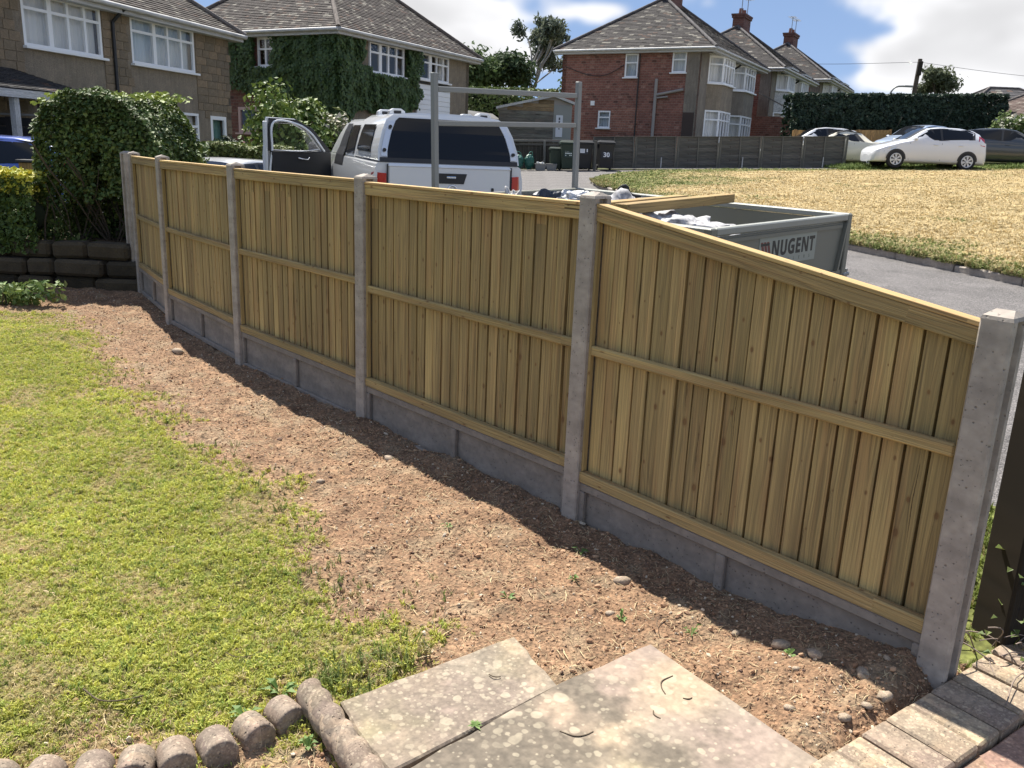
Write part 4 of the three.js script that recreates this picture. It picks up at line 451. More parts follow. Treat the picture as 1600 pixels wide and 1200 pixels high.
// window: frame with columns (fractions) and a transom, a pane per light, a sill, optional curtain
function win(house, P, Q, x0, x1, y0, y1, o = {}) {
  const { m } = frameAt(P, Q), fw = o.fw || .065, f = [], dep = .07, zc = (o.z ?? -.03), W = x1 - x0, H = y1 - y0, cols = o.cols || [0, 1], tr = o.tr, fm = o.mat || M.whitePlastic; const B = (w, h, x, y, z = zc, d = dep) => f.push(bx(w, h, d, x, y, z));
  B(W, fw, x0 + W / 2, y0 + fw / 2); B(W, fw, x0 + W / 2, y1 - fw / 2); for (let i = 0; i < cols.length; i++) { const x = x0 + W * cols[i], w = (i === 0 || i === cols.length - 1) ? fw : fw * (o.mw?.[i] || 1); B(w, H - 2 * fw - .002, i === 0 ? x + fw / 2 : i === cols.length - 1 ? x - fw / 2 : x, y0 + H / 2, zc, dep - .004); }
  if (tr) for (let i = 0; i < cols.length - 1; i++) { if (o.noTr?.includes(i)) continue; B(W * (cols[i + 1] - cols[i]) - fw * 1.02, fw * .9, x0 + W * (cols[i] + cols[i + 1]) / 2, y0 + H * tr, zc, dep - .008); }
  if (!o.noSill) B(W + .12, .05, x0 + W / 2, y0 - .026, zc + .07, .16);
  const w = mesh('window', merge(f).applyMatrix4(m), fm, house); for (let i = 0; i < cols.length - 1; i++) { const a = x0 + W * cols[i], b = x0 + W * cols[i + 1]; for (const [c, d] of (tr && !o.noTr?.includes(i)) ? [[y0, y0 + H * tr], [y0 + H * tr, y1]] : [[y0, y1]]) mesh('pane', new THREE.PlaneGeometry(b - a - .02, d - c - .02).translate((a + b) / 2, (c + d) / 2, zc - .005).applyMatrix4(m), M.glass, w); }
  if (o.curtain) { const n = Math.round(W / .05), q = []; for (let i = 0; i < n; i++) { const a = i / n, b = (i + 1) / n, t = (a + b) / 2; if (o.curtain === 'sides' && t > .22 && t < .78) continue; const za = zc - .16 + Math.sin(i * 1.9) * .02, zb = zc - .16 + Math.sin((i + 1) * 1.9) * .02; q.push([V(x0 + W * a, y0 + .03, za), V(x0 + W * b, y0 + .03, zb), V(x0 + W * b, y1 - .02, zb), V(x0 + W * a, y1 - .02, za)]); } mesh('curtain', quads(q).applyMatrix4(m), o.cmat || M.curtain, w); } return w;
}
const houseAt = (name, label, x, y, z, dx, dz, group) => thing(name, label, 'house', [x, y, z], Math.atan2(-dz, dx), group);

// --- left: block and render semi, facing right
{
  const gy = .45, h = houseAt('block_house', 'brown block and render house at the far left with white windows', -8.43, gy, -26.04, .26, -.966), E = 4.75 - gy, x0 = -12.5, x1 = -.3, P = [x0, 0], Q = [x1, 0], o = x => x - x0;
  const w1 = [-7.63, -5.36, 3.56 - gy, 4.64 - gy], w2 = [-4.37, -1.9, 3.56 - gy, 4.64 - gy], g1 = [-3.6, -1.86, 1.0, 2.52 - gy], dr = [-1.32, -.57, 1.15, 2.5 - gy], g0 = [-7.2, -5.9, .9, 2.5 - gy], w0 = [-10.6, -8.9, 3.56 - gy, 4.64 - gy];
  wall(h, 'front_wall', P, Q, -.3, E + .02, [w1, w2, g1, dr, g0, w0].map(([a, b, c, d]) => [o(a), o(b), c, d]), M.render, 1.2);
  wall(h, 'side_wall', [x1, 0], [x1, -7], -.3, E + .02, [], M.render, 1.2); wall(h, 'side_wall', [x0, -7], [x0, 0], -.3, E + .02, [], M.render, 1.2); wall(h, 'back_wall', [x1, -7], [x0, -7], -.3, E + .02, [], M.render, 1.2); mesh('upper_floor', bx(x1 - x0 - .5, .1, 6.4, (x0 + x1) / 2, 2.35, -3.5), M.room, h); mesh('inner_wall', bx(x1 - x0 - .5, E, .1, (x0 + x1) / 2, E / 2, -3), M.room, h);
  // walling blocks: piers beside the windows are bare blocks, the panels under the windows are rendered
  const R = rng(61), bh = .198, hit = (a, b, c, d) => [w1, w2, g1, dr, g0, w0].some(([p, q, r, s]) => a < q + .02 && b > p - .02 && c < s + .02 && d > r - .1), zones = [[-1.86, -.32, -.2, E - .1], [-5.34, -4.42, -.2, E - .1], [-9.0, -7.68, -.2, E - .1]], gs = [.22, .30, .40, .46].map(l => metric(cb(l - .012, bh - .012, .03, .006), .8, l)); let nb = 0;
  for (const [a, b, c, d] of zones) for (let y = c, r = 0; y < d - bh * .7; y += bh, r++) { let x = a; while (x < b - .1) { let k = Math.floor(R() * 4), l = [.22, .30, .40, .46][k]; if (x + l > b) { k = 0; l = .22; } if (x + l <= b + .1 && !hit(x, x + l, y, y + bh) && nb < 290) { const m = mesh('wall_block', gs[k], M.block[Math.floor(R() * 4)], h); m.position.set(x + l / 2, y + bh / 2, .003 + R() * .006); nb++; } x += l; } }
  const c4 = [0, .3, .55, .78, 1]; win(h, P, Q, o(w1[0]), o(w1[1]), w1[2], w1[3], { cols: [0, .33, .56, .78, 1], tr: .7, mw: [1, 1.8, 1, 1, 1], curtain: 'all' }); win(h, P, Q, o(w2[0]), o(w2[1]), w2[2], w2[3], { cols: [0, .35, .56, .78, 1], tr: .7, mw: [1, 1.8, 1, 1, 1], curtain: 'all', cmat: M.lace = std({ color: new THREE.Color(.42, .48, .52), roughness: 1, side: THREE.DoubleSide }) }); win(h, P, Q, o(g1[0]), o(g1[1]), g1[2], g1[3], { cols: [0, .5, 1], tr: .68, curtain: 'sides' }); win(h, P, Q, o(dr[0]), o(dr[1]), dr[2], dr[3], { fw: .1, curtain: 'all', cmat: std({ color: new THREE.Color(.10, .2, .18), roughness: 1 }) }); win(h, P, Q, o(g0[0]), o(g0[1]), g0[2], g0[3], { cols: [0, .5, 1], curtain: 'all', cmat: M.lace }); win(h, P, Q, o(w0[0]), o(w0[1]), w0[2], w0[3], { cols: [0, .5, 1], tr: .7 });
  hipRoof(h, x0 - .3, x1 + .32, .36, -7.36, E, 36 * Math.PI / 180, 201, { col: [.078, .062, .053], lich: .15 });
  mesh('downpipe', merge([bar(V(-5.03, 0, .06), V(-5.03, E - .35, .06), .04, 8), bar(V(-5.03, E - .35, .06), V(-4.95, E - .05, .36), .04, 8)]), M.black, h);
  // tiled porch on white posts
  const pz = 1.5, pr = mesh('porch_roof', merge([tiles(V(-10.9, 2.14, pz), V(-7.42, 2.14, pz), V(-8.15, 2.62, .05), V(-10.9, 2.62, .05), 231, { col: [.05, .047, .05], lich: 0 }), tiles(V(-7.42, 2.14, pz), V(-7.42, 2.14, .05), V(-8.15, 2.62, .05), V(-8.15, 2.62, .05), 232, { col: [.05, .047, .05], lich: 0 })]), M.tile, h); mesh('porch_fascia', merge([bx(3.48, .15, .03, -9.16, 2.06, pz - .02), bx(.03, .15, 1.4, -7.44, 2.06, .78)]), M.whitePaint, pr); for (const x of [-7.55, -9.4]) mesh('porch_post', bx(.12, 2.0, .12, x, .98, pz - .15), M.whitePaint, h); mesh('porch_brace', merge([boxBar(V(-8.35, 1.35, pz - .18), V(-7.75, 1.97, pz - .18), .07, .07), bx(.08, 2, .08, -8.75, 1, pz - .18)]), std({ color: new THREE.Color(.06, .035, .028) }), h);
}
// --- middle: ivy-clad semi and its white-boarded neighbour
{
  const gy = .80, h = houseAt('ivy_house', 'large hipped roof house covered in dark green ivy, white boarded bay on its right half', -5.97, gy, -28.38, .47, -.883), E = 5.35 - gy, L = 8.0, D = 7.4, F = [[0, 0], [L, 0]], S = [[0, -D], [0, 0]], o = s => D - s;
  const b1 = [1.62, 3.57, 4.25 - gy, 5.23 - gy], b2 = [4.44, 6.45, 4.30 - gy, 5.22 - gy], g1 = [2.2, 3.6, 1.0, 3.13 - gy], g2 = [4.8, 6.3, 1.0, 3.05 - gy], door = [.12, .72, .02, 1.92];
  wall(h, 'front_wall', ...F, -.3, E + .02, [b1, b2, g1, g2], M.render, 1.2); const s1 = [o(3.35), o(2.62), 4.29 - gy, 5.2 - gy], s2 = [o(4.35), o(3.45), 2.15 - gy, 3.0 - gy]; wall(h, 'side_wall', ...S, -.3, E + .02, [s1, s2], M.brickDark, 1.7); wall(h, 'back_wall', [L, -D], [0, -D], -.3, E + .02, [], M.render); wall(h, 'end_wall', [L, 0], [L, -D], -.3, E + .02, [], M.render); mesh('upper_floor', bx(L - .5, .1, D - .5, L / 2, 2.35, -D / 2), M.room, h); mesh('inner_wall', bx(L - .5, E, .1, L / 2, E / 2, -2.6), M.room, h);
  win(h, ...F, ...b1, { cols: [0, .3, .53, .77, 1], tr: .66, mw: [1, 2.2, 1.2, 1, 1], z: .03 }); win(h, ...F, ...b2, { cols: [0, .38, .59, .8, 1], tr: .66, mw: [1, 2.6, 1, 1, 1], z: .03, curtain: 'sides' }); win(h, ...F, ...g1, { cols: [0, .33, .66, 1], tr: .7 }); win(h, ...F, ...g2, { cols: [0, .5, 1], tr: .7 }); win(h, ...S, ...s1, { cols: [0, .5, 1], tr: .6 }); win(h, ...S, ...s2, { mat: M.pinkFrame = std({ color: new THREE.Color(.45, .33, .32) }), fw: .1 });
  const dm = mesh('door', T(cb(.6, 1.9, .06, .01), .42, .97, .02), M.whitePlastic, h); mesh('letter_box', T(cb(.22, .05, .02, .004), .42, .9, .06), M.chrome, dm);
  const rp = []; for (let i = 0; i < 9; i++) { const y = 4.2 - gy - .12 - i * .175; mesh('weatherboard', T(cb(2.2, .17, .026, .004), 5.5, y - .02, .026 + (i % 2) * .001, -.06), M.whitePlastic, h); } mesh('bay_sill', bx(2.2, .05, .06, 5.5, 4.2 - gy, .03), M.black, h);
  hipRoof(h, -.36, L + .34, .40, -D - .36, E, 38 * Math.PI / 180, 211, { col: [.074, .058, .052], lich: .16, ridge: [.15, .125, .11] });
  mesh('downpipe', merge([bar(V(4.38, E - .12, .38), V(4.30, E - .45, .08), .035, 8), bar(V(4.30, 0, .08), V(4.30, E - .45, .08), .035, 8)]), M.whitePaint, h); mesh('chimney', merge([bx(.95, 2.4, .6, 4.2, E + 3.6, -D / 2 + .2)]), M.brick, h);
  // ivy: leaves hang in a thick layer on both walls
  const R = rng(71), p = [], c = []; const leaf = (pt, n, s, k) => { const t = V(R() - .5, R() - .9, R() - .5).cross(n).normalize(), b = n.clone().cross(t).addScaledVector(n, (R() - .35) * .9).normalize(); const a = pt, q = [a.clone().addScaledVector(t, -s * .5), a.clone().addScaledVector(b, -s * .6), a.clone().addScaledVector(t, s * .5), a.clone().addScaledVector(b, s * .35)]; for (const v of [q[0], q[1], q[2], q[0], q[2], q[3]]) { p.push(v.x, v.y, v.z); c.push(...k); } };
  const inw = (x, y, l) => l.some(([a, b, e, f]) => x > a - .05 && x < b + .05 && y > e - .05 && y < f + .08), kc = () => mul(mixc([.045, .09, .03], [.09, .145, .042], R()), .7 + R() * .6);
  for (let k = 0; k < 26000; k++) { const x = R() * 4.7 - .2, y = 1.0 + R() * 3.5, lim = 2.35 + (fbm(x * 1.5 + 3, 2, 3) - .5) * 1.0 - ss(1.2, 0, x) * .9; if (y < lim || inw(x, y, [b1, [1.2, 1.62, b1[2] + .2, b1[3]]]) || x > 4.35 + (fbm(y * 2, 5, 2) - .5) * .35) continue; leaf(V(x, y, .05 + R() * .22 * fbm(x * 3, y * 3, 2) * 2), V(0, 0, 1), .07 + R() * .06, kc()); }
  for (let k = 0; k < 22000; k++) { const s = R() * 4.75 - .15, y = .9 + R() * 3.6; if (y < 2.5 - ss(2.5, .5, s) * 1.4 + (fbm(s * 2, 9, 2) - .5) * .8 || inw(o(s), y, [s1])) continue; if (s > 3.6 && R() < .5) continue; leaf(V(-.05 - R() * .2 * fbm(s * 3, y * 3, 2) * 2, y, -s), V(-1, 0, 0), .07 + R() * .06, kc()); }
  mesh('ivy', tri(p, null, c), M.leaf, h);
}
// --- right: red brick semis stepping up the road
function brickSemi(label, c, eave, gy, mainOne) {
  const h = houseAt('brick_house', label, c[0], gy, c[1], .48, -.877, 'red brick semis'), E = eave - gy, L = 9.0, D = 6.6, F = [[0, 0], [L, 0]], S = [[0, -D], [0, 0]], o = s => D - s, R = rng(91 + Math.round(c[0]));
  const sw = mainOne ? [[o(3.46), o(2.84), 5.38, 6.38], [o(1.25), o(.6), 5.56, 6.43], [o(4.63), o(4.02), 3.17, 3.93]] : []; const sH = sw.map(([a, b, e, f]) => [a, b, e - 1.8, f - 1.8]);
  wall(h, 'side_wall', ...S, -.3, E + .02, sH, M.brick, 1.72); const up = [3.45, 4.6], dn = [.95, 2.3], bays = [[1.3, 4.15], [5.1, 8.1]]; wall(h, 'front_wall', ...F, -.3, E + .02, bays.flatMap(([a, b]) => [[a + .2, b - .2, up[0], up[1]], [a + .2, b - .2, dn[0], dn[1]]]), M.greyRender, 1.4); wall(h, 'back_wall', [L, -D], [0, -D], -.3, E + .02, [], M.brick, 1.72); wall(h, 'end_wall', [L, 0], [L, -D], -.3, E + .02, [], M.brick, 1.72); mesh('upper_floor', bx(L - .5, .1, D - .5, L / 2, 2.85, -D / 2), M.room, h); mesh('inner_wall', bx(L - .5, E, .1, L / 2, E / 2, -2.6), M.room, h);
  mesh('render_return', metric(bx(.03, E + .1, .56, -.012, E / 2 - .1, -.285), 1.4), M.greyRender, h);
  for (const [a, b, e, f] of sH) win(h, ...S, a, b, e, f, { tr: .62, curtain: 'all', cmat: M.lace });
  bays.forEach(([a, b], k) => { const d = .55, pts = [[a, 0], [a + .55, d], [b - .55, d], [b, 0]]; for (let i = 0; i < 3; i++) { const LL = Math.hypot(pts[i + 1][0] - pts[i][0], pts[i + 1][1] - pts[i][1]); for (const [y0, y1] of [up, dn]) win(h, pts[i], pts[i + 1], .01, LL - .01, y0, y1, { cols: i === 1 ? [0, .25, .5, .75, 1] : [0, 1], tr: .7, curtain: i === 1 ? 'sides' : 'all', fw: .07 }); wall(h, 'bay_panel', pts[i], pts[i + 1], dn[1], up[0] - .05, [], mainOne ? (k ? M.greyRender : M.render) : M.whitePaint, 1.4, .08); wall(h, 'bay_panel', pts[i], pts[i + 1], -.1, dn[0] - .05, [], M.greyRender, 1.4, .08); } mesh('bay_roof', extr([[a - .1, .02], [a + .5, -d - .12], [b - .5, -d - .12], [b + .1, .02]], .1).rotateX(-Math.PI / 2).translate(0, up[1], 0), M.whitePaint, h); });
  hipRoof(h, -.34, L + .34, .75, -D - .34, E, 35 * Math.PI / 180, 221 + Math.round(c[0]), { ch: .13, tw: .22, col: [.058, .050, .049], lich: mainOne ? .16 : .08, ridge: [.12, .11, .11] });
  const ry = E + (D + 1.09) / 2 * Math.tan(35 * Math.PI / 180), ch = mesh('chimney', metric(merge([bx(1.5, 1.2, .66, 4.3, ry + .05, -D / 2 + .2), bx(1.62, .12, .78, 4.3, ry + .55, -D / 2 + .2), bx(1.7, .1, .84, 4.3, ry + .661, -D / 2 + .2)]), 1.72), M.brickDark, h); for (const x of [3.95, 4.6]) mesh('chimney_pot', T(cyl(.12, .15, .36, 10), x, ry + .86, -D / 2 + .2), M.brick, ch);
  for (const x of mainOne ? [] : [3.7, 4.95]) mesh('aerial', merge([bar(V(x, ry + .6, -3), V(x, ry + 1.75, -3), .022, 5), bar(V(x - .5, ry + 1.7, -3), V(x + .5, ry + 1.7, -3), .014, 4), ...[-.4, -.2, 0, .2, .4].map(q => bar(V(x + q, ry + 1.7, -3.25), V(x + q, ry + 1.7, -2.75), .009, 4))]), M.steel, h);
  mesh('downpipe', merge([bar(V(4.6, 0, .08), V(4.6, E - .5, .08), .045, 7), bar(V(4.6, E - .5, .08), V(4.35, E - .25, .6), .045, 7)]), M.black, h);
  if (mainOne) { mesh('soil_pipe', merge([bar(V(-.09, .3, -1.88), V(-.09, 5.3 - gy, -1.88), .075, 8), bar(V(-.09, 4.62 - gy, -1.88), V(-.09, 4.85 - gy, -.62), .06, 8), bar(V(-.09, 4.5 - gy, -1.8), V(-.09, 4.55 - gy, -1.3), .04, 8)]), std({ color: new THREE.Color(.27, .25, .24) }), h); mesh('vent', bx(.03, .2, .2, -.02, 4.26 - gy, -4.94), M.whitePlastic, h); mesh('waste_pipe', bar(V(-.06, .3, -2.75), V(-.06, E - .2, -2.75), .03, 6), M.black, h); mesh('cable', tube([V(-.04, 5.85 - gy, -6.4), V(-.05, 5.47 - gy, -5.1), V(-.05, 5.5 - gy, -4.3), V(-.04, 5.9 - gy, -3.5)], .016, 20, 5), M.black, h); mesh('patched_brickwork', metric(bx(.02, 1.05, 1.35, -.006, 3.55 - gy, -3.33), 1.72, .1), M.brickOrange, h); const sd = mesh('side_door', bx(.05, 2.1, .5, -.04, 1.05, -.30), std({ color: new THREE.Color(.05, .035, .03) }), h); const po = mesh('porch_wall', metric(merge([bx(.2, 2.6, 3.0, 9.6, 1.2, 1.2)]), 1.72), M.brick, h); mesh('porch_roof', tiles(V(9.2, 2.35, 3.0), V(10.6, 2.35, 3.0), V(10.6, 3.75, .1), V(9.2, 3.75, .1), 333, { col: [.13, .12, .12] }), M.tile, h); }
  return h;
}
brickSemi('nearest red brick semi with a grey rendered corner and white bay windows', [7.54, -38.93], 6.55, 1.8, true);
brickSemi('second red brick semi behind the nearest one, two aerials on its chimney', [13.3, -48.5], 6.85, 2.4, false);
brickSemi('farthest brick semi, its bay just above the tall dark hedge', [19.1, -58.1], 7.3, 2.9, false);
// --- bungalow at the right-hand edge and dark roofs behind the hedge
{
  const h = houseAt('brick_bungalow', 'dark brick bungalow at the right edge with a white downpipe', 21.9, 1.7, -36, .995, -.1), L = 9, D = 7, E = 2.5; wall(h, 'front_wall', [0, 0], [L, 0], -.3, E, [], M.brickDark, 1.72); wall(h, 'side_wall', [0, -D], [0, 0], -.3, E, [], M.brickDark, 1.72); hipRoof(h, -.3, L + .3, .3, -D - .3, E, 30 * Math.PI / 180, 351, { ch: .15, tw: .25, col: [.14, .095, .08] }); mesh('downpipe', bar(V(-.1, 0, .1), V(-.1, E - .1, .1), .055, 8), M.whitePaint, h);
  const g = houseAt('far_house', 'distant house showing only a low dark roof behind the hedge', 28.6, 2.8, -58, 1, 0); wall(g, 'wall', [0, 0], [8, 0], -.3, 2.8, [], M.brickDark, 1.72); hipRoof(g, -.3, 8.3, .3, -6.3, 2.8, 30 * Math.PI / 180, 361, { ch: .25, tw: .4, col: [.09, .085, .09] });
}

// ---------------------------------------------------------------- parked cars
// stations: [x from the nose, roof or bonnet height, waist height, half width, half width at the top]
function car(name, label, spec) {
  const t = thing(name, label, 'car', spec.pos, spec.ry, 'parked cars'), st = spec.st, L = st[st.length - 1][0], pm = spec.paint, at = x => { let i = 0; while (i < st.length - 2 && x > st[i + 1][0]) i++; const f = clamp((x - st[i][0]) / (st[i + 1][0] - st[i][0])), g = sm(f) * .35 + f * .65; return st[i].map((v, k) => lerp(v, st[i + 1][k], k ? g : f)); };
  const xs = []; for (let i = 0; i < st.length - 1; i++) for (let k = 0; k < 4; k++) xs.push(lerp(st[i][0], st[i + 1][0], k / 4)); xs.push(L);
  const ring = x => { const [, yt, yb, w, wt] = at(x), m = Math.min(yb, yt - .02), r = [[0, yt], [wt * .55, yt - .006], [wt * .88, yt - .022], [wt, yt - .05], [lerp(wt, w, .55), lerp(yt - .05, m, .6)], [w * .985, m], [w, m - .3 * (m - .2)], [w * .995, .2 + .4 * (m - .2)], [w * .97, .2 + .13 * (m - .2)], [w * .88, .2], [0, .2]]; return [...r.map(([a, b]) => [a, b]), ...r.slice(1, -1).reverse().map(([a, b]) => [-a, b])]; };
  const P = [], n = ring(0).length, idx = []; xs.forEach((x, j) => { for (const [a, b] of ring(x)) P.push(x - L / 2, b, a); }); for (let j = 0; j < xs.length - 1; j++) for (let i = 0; i < n; i++) { const a = j * n + i, b = j * n + (i + 1) % n, c = a + n, d = b + n; idx.push(a, b, c, b, d, c); } for (const [j, s] of [[0, 1], [xs.length - 1, -1]]) for (let i = 1; i < n - 1; i++) s > 0 ? idx.push(j * n, j * n + i + 1, j * n + i) : idx.push(j * n, j * n + i, j * n + i + 1);
  const g = new THREE.BufferGeometry(); g.setAttribute('position', new THREE.BufferAttribute(new Float32Array(P), 3)); g.setIndex(idx); g.computeVertexNormals(); const body = mesh('body', g, pm, t);
  const zAt = (x, y) => { const r = ring(x); for (let i = 3; i < 8; i++) if (y <= r[i][1] && y >= r[i + 1][1]) return lerp(r[i][0], r[i + 1][0], (r[i][1] - y) / Math.max(1e-4, r[i][1] - r[i + 1][1])); return r[3][0]; };
  const sidePatch = (pts, s, o) => { const sh = new THREE.ShapeGeometry(new THREE.Shape(pts.map(p => new THREE.Vector2(...p)))), a = sh.attributes.position; for (let i = 0; i < a.count; i++) { const x = a.getX(i), y = a.getY(i); a.setXYZ(i, x - L / 2, y, s * (zAt(x, y) + o)); } sh.computeVertexNormals(); return sh; };
  for (const s of [-1, 1]) { const bk = mesh('window_surround', sidePatch(spec.glassLine, s, .006), M.black, t); for (const w of spec.side) mesh('side_window', sidePatch(w, s, .011), M.darkGlass, bk); for (const x of spec.handles || []) mesh('door_handle', T(cb(.16, .03, .03, .008), x - L / 2, spec.hy || .84, s * (zAt(x, .84) + .012)), pm, t); for (const x of spec.seams || []) mesh('door_seam', sidePatch([[x, .3], [x + .012, .3], [x + .012, .9], [x, .9]], s, .004), M.black, t); }
  const cross = (xa, xb, k, o) => { const q = [], N = 6, U = 6, f = (x, u) => { const [, yt, yb, w, wt] = at(x); return V(x - L / 2, yt - .02 * Math.abs(u) ** 3 + o, u * wt * k); }; for (let i = 0; i < N; i++) for (let j = 0; j < U; j++) { const a = lerp(xa, xb, i / N), b = lerp(xa, xb, (i + 1) / N), u = -1 + 2 * j / U, v = -1 + 2 * (j + 1) / U; q.push([f(a, u), f(a, v), f(b, v), f(b, u)]); } return quads(q); };
  if (spec.ws) mesh('windscreen', cross(...spec.ws, .84, .014), M.darkGlass, t); if (spec.rw) mesh('rear_window', cross(...spec.rw, .8, .014), spec.rwMat || M.darkGlass, t); if (spec.soft) mesh('soft_top', cross(...spec.soft, 1.0, .01), M.black, t);
  const r = spec.r || .31; for (const x of spec.axles) for (const s of [-1, 1]) { mesh('wheel_arch', T(new THREE.CylinderGeometry(r + .035, r + .035, .02, 30, 1, false, 0, Math.PI).rotateX(Math.PI / 2).rotateZ(Math.PI / 2), x - L / 2, r + .01, s * (at(x)[3] + .002)), M.black, t); const wg = new THREE.Group(); wg.name = 'wheel_hub'; const w = wheel(t, s * .001, 0, 0, r, .2); w.position.set(x - L / 2, r, s * (at(x)[3] - .075)); w.rotation.y = Math.PI / 2; w.children[0].position.x = -s * .085; }
  const hd = spec.head || [.2, .68], tl = spec.tail || [L - .30, .82]; for (const s of [-1, 1]) { mesh('headlamp', sidePatch([[hd[0] - .08, hd[1] - .09], [hd[0] + .22, hd[1] - .05], [hd[0] + .42, hd[1] + .09], [hd[0] + .12, hd[1] + .05]], s, .008), M.lens, t); mesh('tail_lamp', sidePatch([[tl[0], tl[1] + .02], [tl[0] + .08, tl[1] - .13], [tl[0] + .26, tl[1] - .16], [tl[0] + .25, tl[1] + .10], [tl[0] + .06, tl[1] + .2]], s, .01), M.red, t); if (spec.mir) mesh('door_mirror', T(cb(.12, .12, .18, .04), spec.mir[0] - L / 2, spec.mir[1], s * (at(spec.mir[0])[3] + .07)), pm, t); }
  mesh('front_bumper_grille', T(cb(.05, .08, .7, .02), .03 - L / 2, .33, 0), M.black, t); mesh('number_plate', T(cb(.02, .11, .5, .003), L / 2 + .005, spec.plateY || .66, 0), std({ color: new THREE.Color(.6, .5, .12) }), t); return t;
}
const hatch = [[0, .46, .40, .30, .22], [.03, .56, .48, .54, .42], [.10, .67, .58, .70, .58], [.22, .735, .64, .78, .66], [.45, .82, .72, .83, .72], [1.0, .97, .88, .86, .74], [1.12, 1.0, .90, .86, .72], [1.85, 1.41, .93, .86, .60], [2.3, 1.475, .95, .86, .58], [3.0, 1.46, .97, .86, .57], [3.5, 1.385, .98, .85, .56], [3.72, 1.29, .99, .83, .58], [3.9, 1.0, .95, .78, .66], [4.0, .72, .62, .70, .6]];
const hatchSpec = { st: hatch, glassLine: [[1.15, .96], [1.95, 1.385], [2.4, 1.415], [3.3, 1.39], [3.55, 1.30], [3.5, 1.05], [2.3, .985]], side: [[[1.28, .98], [1.98, 1.36], [2.28, 1.385], [2.3, 1.005]], [[2.37, 1.01], [2.37, 1.39], [3.2, 1.365], [3.46, 1.27], [3.4, 1.06]]], handles: [2.12, 3.0], seams: [1.22, 2.33], ws: [1.16, 1.84], rw: [3.74, 3.88], axles: [.78, 3.29], mir: [1.36, 1.02], head: [.40, .645], tail: [3.62, 1.0] };
const gnd = (x, z, d = 0) => [x, Rd(x, z) + d, z];
car('parked_car', 'white five door hatchback parked side-on at the back edge of the dry green', { ...hatchSpec, pos: gnd(14.55, -32.1, .07), ry: -.02, paint: paint(.66, .67, .70) });
const coupe = [[0, .42, .38, .3, .2], [.04, .52, .46, .58, .48], [.15, .64, .56, .76, .64], [.9, .82, .74, .87, .74], [1.5, .92, .84, .89, .74], [2.2, 1.30, .88, .89, .58], [2.6, 1.385, .90, .89, .54], [3.1, 1.33, .92, .89, .54], [3.6, 1.0, .92, .88, .70], [4.3, .96, .90, .86, .74], [4.52, .9, .82, .80, .7], [4.58, .6, .55, .72, .6]];
car('parked_car', 'cream convertible with a black soft top, its tail beside the dark fence end', { st: coupe, pos: gnd(12.55, -35.4, .0), ry: -.22, paint: paint(.62, .57, .45), glassLine: [[1.6, .93], [2.25, 1.26], [3.0, 1.28], [3.3, .95]], side: [[[1.75, .95], [2.3, 1.23], [2.9, 1.24], [3.1, .97]]], soft: [2.25, 3.15], ws: [1.55, 2.18], rw: [3.15, 3.55], rwMat: M.lens, axles: [.85, 3.6], seams: [1.6, 2.9], mir: [1.8, .98], tail: [4.22, .74], head: [.4, .58] });
car('parked_car', 'pale blue small car facing left behind the white hatchback', { ...hatchSpec, st: hatch.map(([x, a, b, c, d]) => [x, a * 1.04, b * 1.02, c, d]), glassLine: hatchSpec.glassLine.map(([x, y]) => [x, y * 1.03]), side: hatchSpec.side.map(w => w.map(([x, y]) => [x, y * 1.03])), pos: gnd(17.0, -38.2, .06), ry: .45, paint: paint(.34, .42, .56) });
car('parked_car', 'dark grey estate car at the right of the white hatchback', { ...hatchSpec, pos: gnd(18.9, -34.4, -.02), ry: Math.PI - .35, paint: paint(.035, .036, .038) });
car('parked_car', 'dark red car cut off by the right edge of the picture', { ...hatchSpec, pos: gnd(21.9, -34.2, .15), ry: .7, paint: paint(.16, .012, .02) });
car('parked_car', 'silver coupe roof showing just above the dark fence', { st: coupe, pos: gnd(11.6, -36.9, -.20), ry: -.05, paint: paint(.5, .51, .52), glassLine: [[1.6, .93], [2.25, 1.26], [3.0, 1.28], [3.5, .97]], side: [[[1.75, .95], [2.3, 1.23], [3.0, 1.24], [3.3, .97]]], ws: [1.55, 2.18], rw: [3.15, 3.55], axles: [.85, 3.6], mir: [1.8, .98] });
car('parked_car', 'farther silver car with a red rear lamp against the tan fence', { ...hatchSpec, pos: gnd(12.7, -38.4, .02), ry: -.05, paint: paint(.55, .56, .58) });
car('parked_car', 'bright blue car at the far left behind the yellow hedge', { ...hatchSpec, pos: [-9.05, .28, -14.3], ry: .05, paint: paint(.015, .07, .36) });
car('parked_car', 'silver car roof showing just over the fence near the low hedge', { ...hatchSpec, pos: [-4.85, .07, -13.6], ry: 1.2, paint: paint(.42, .43, .45) });

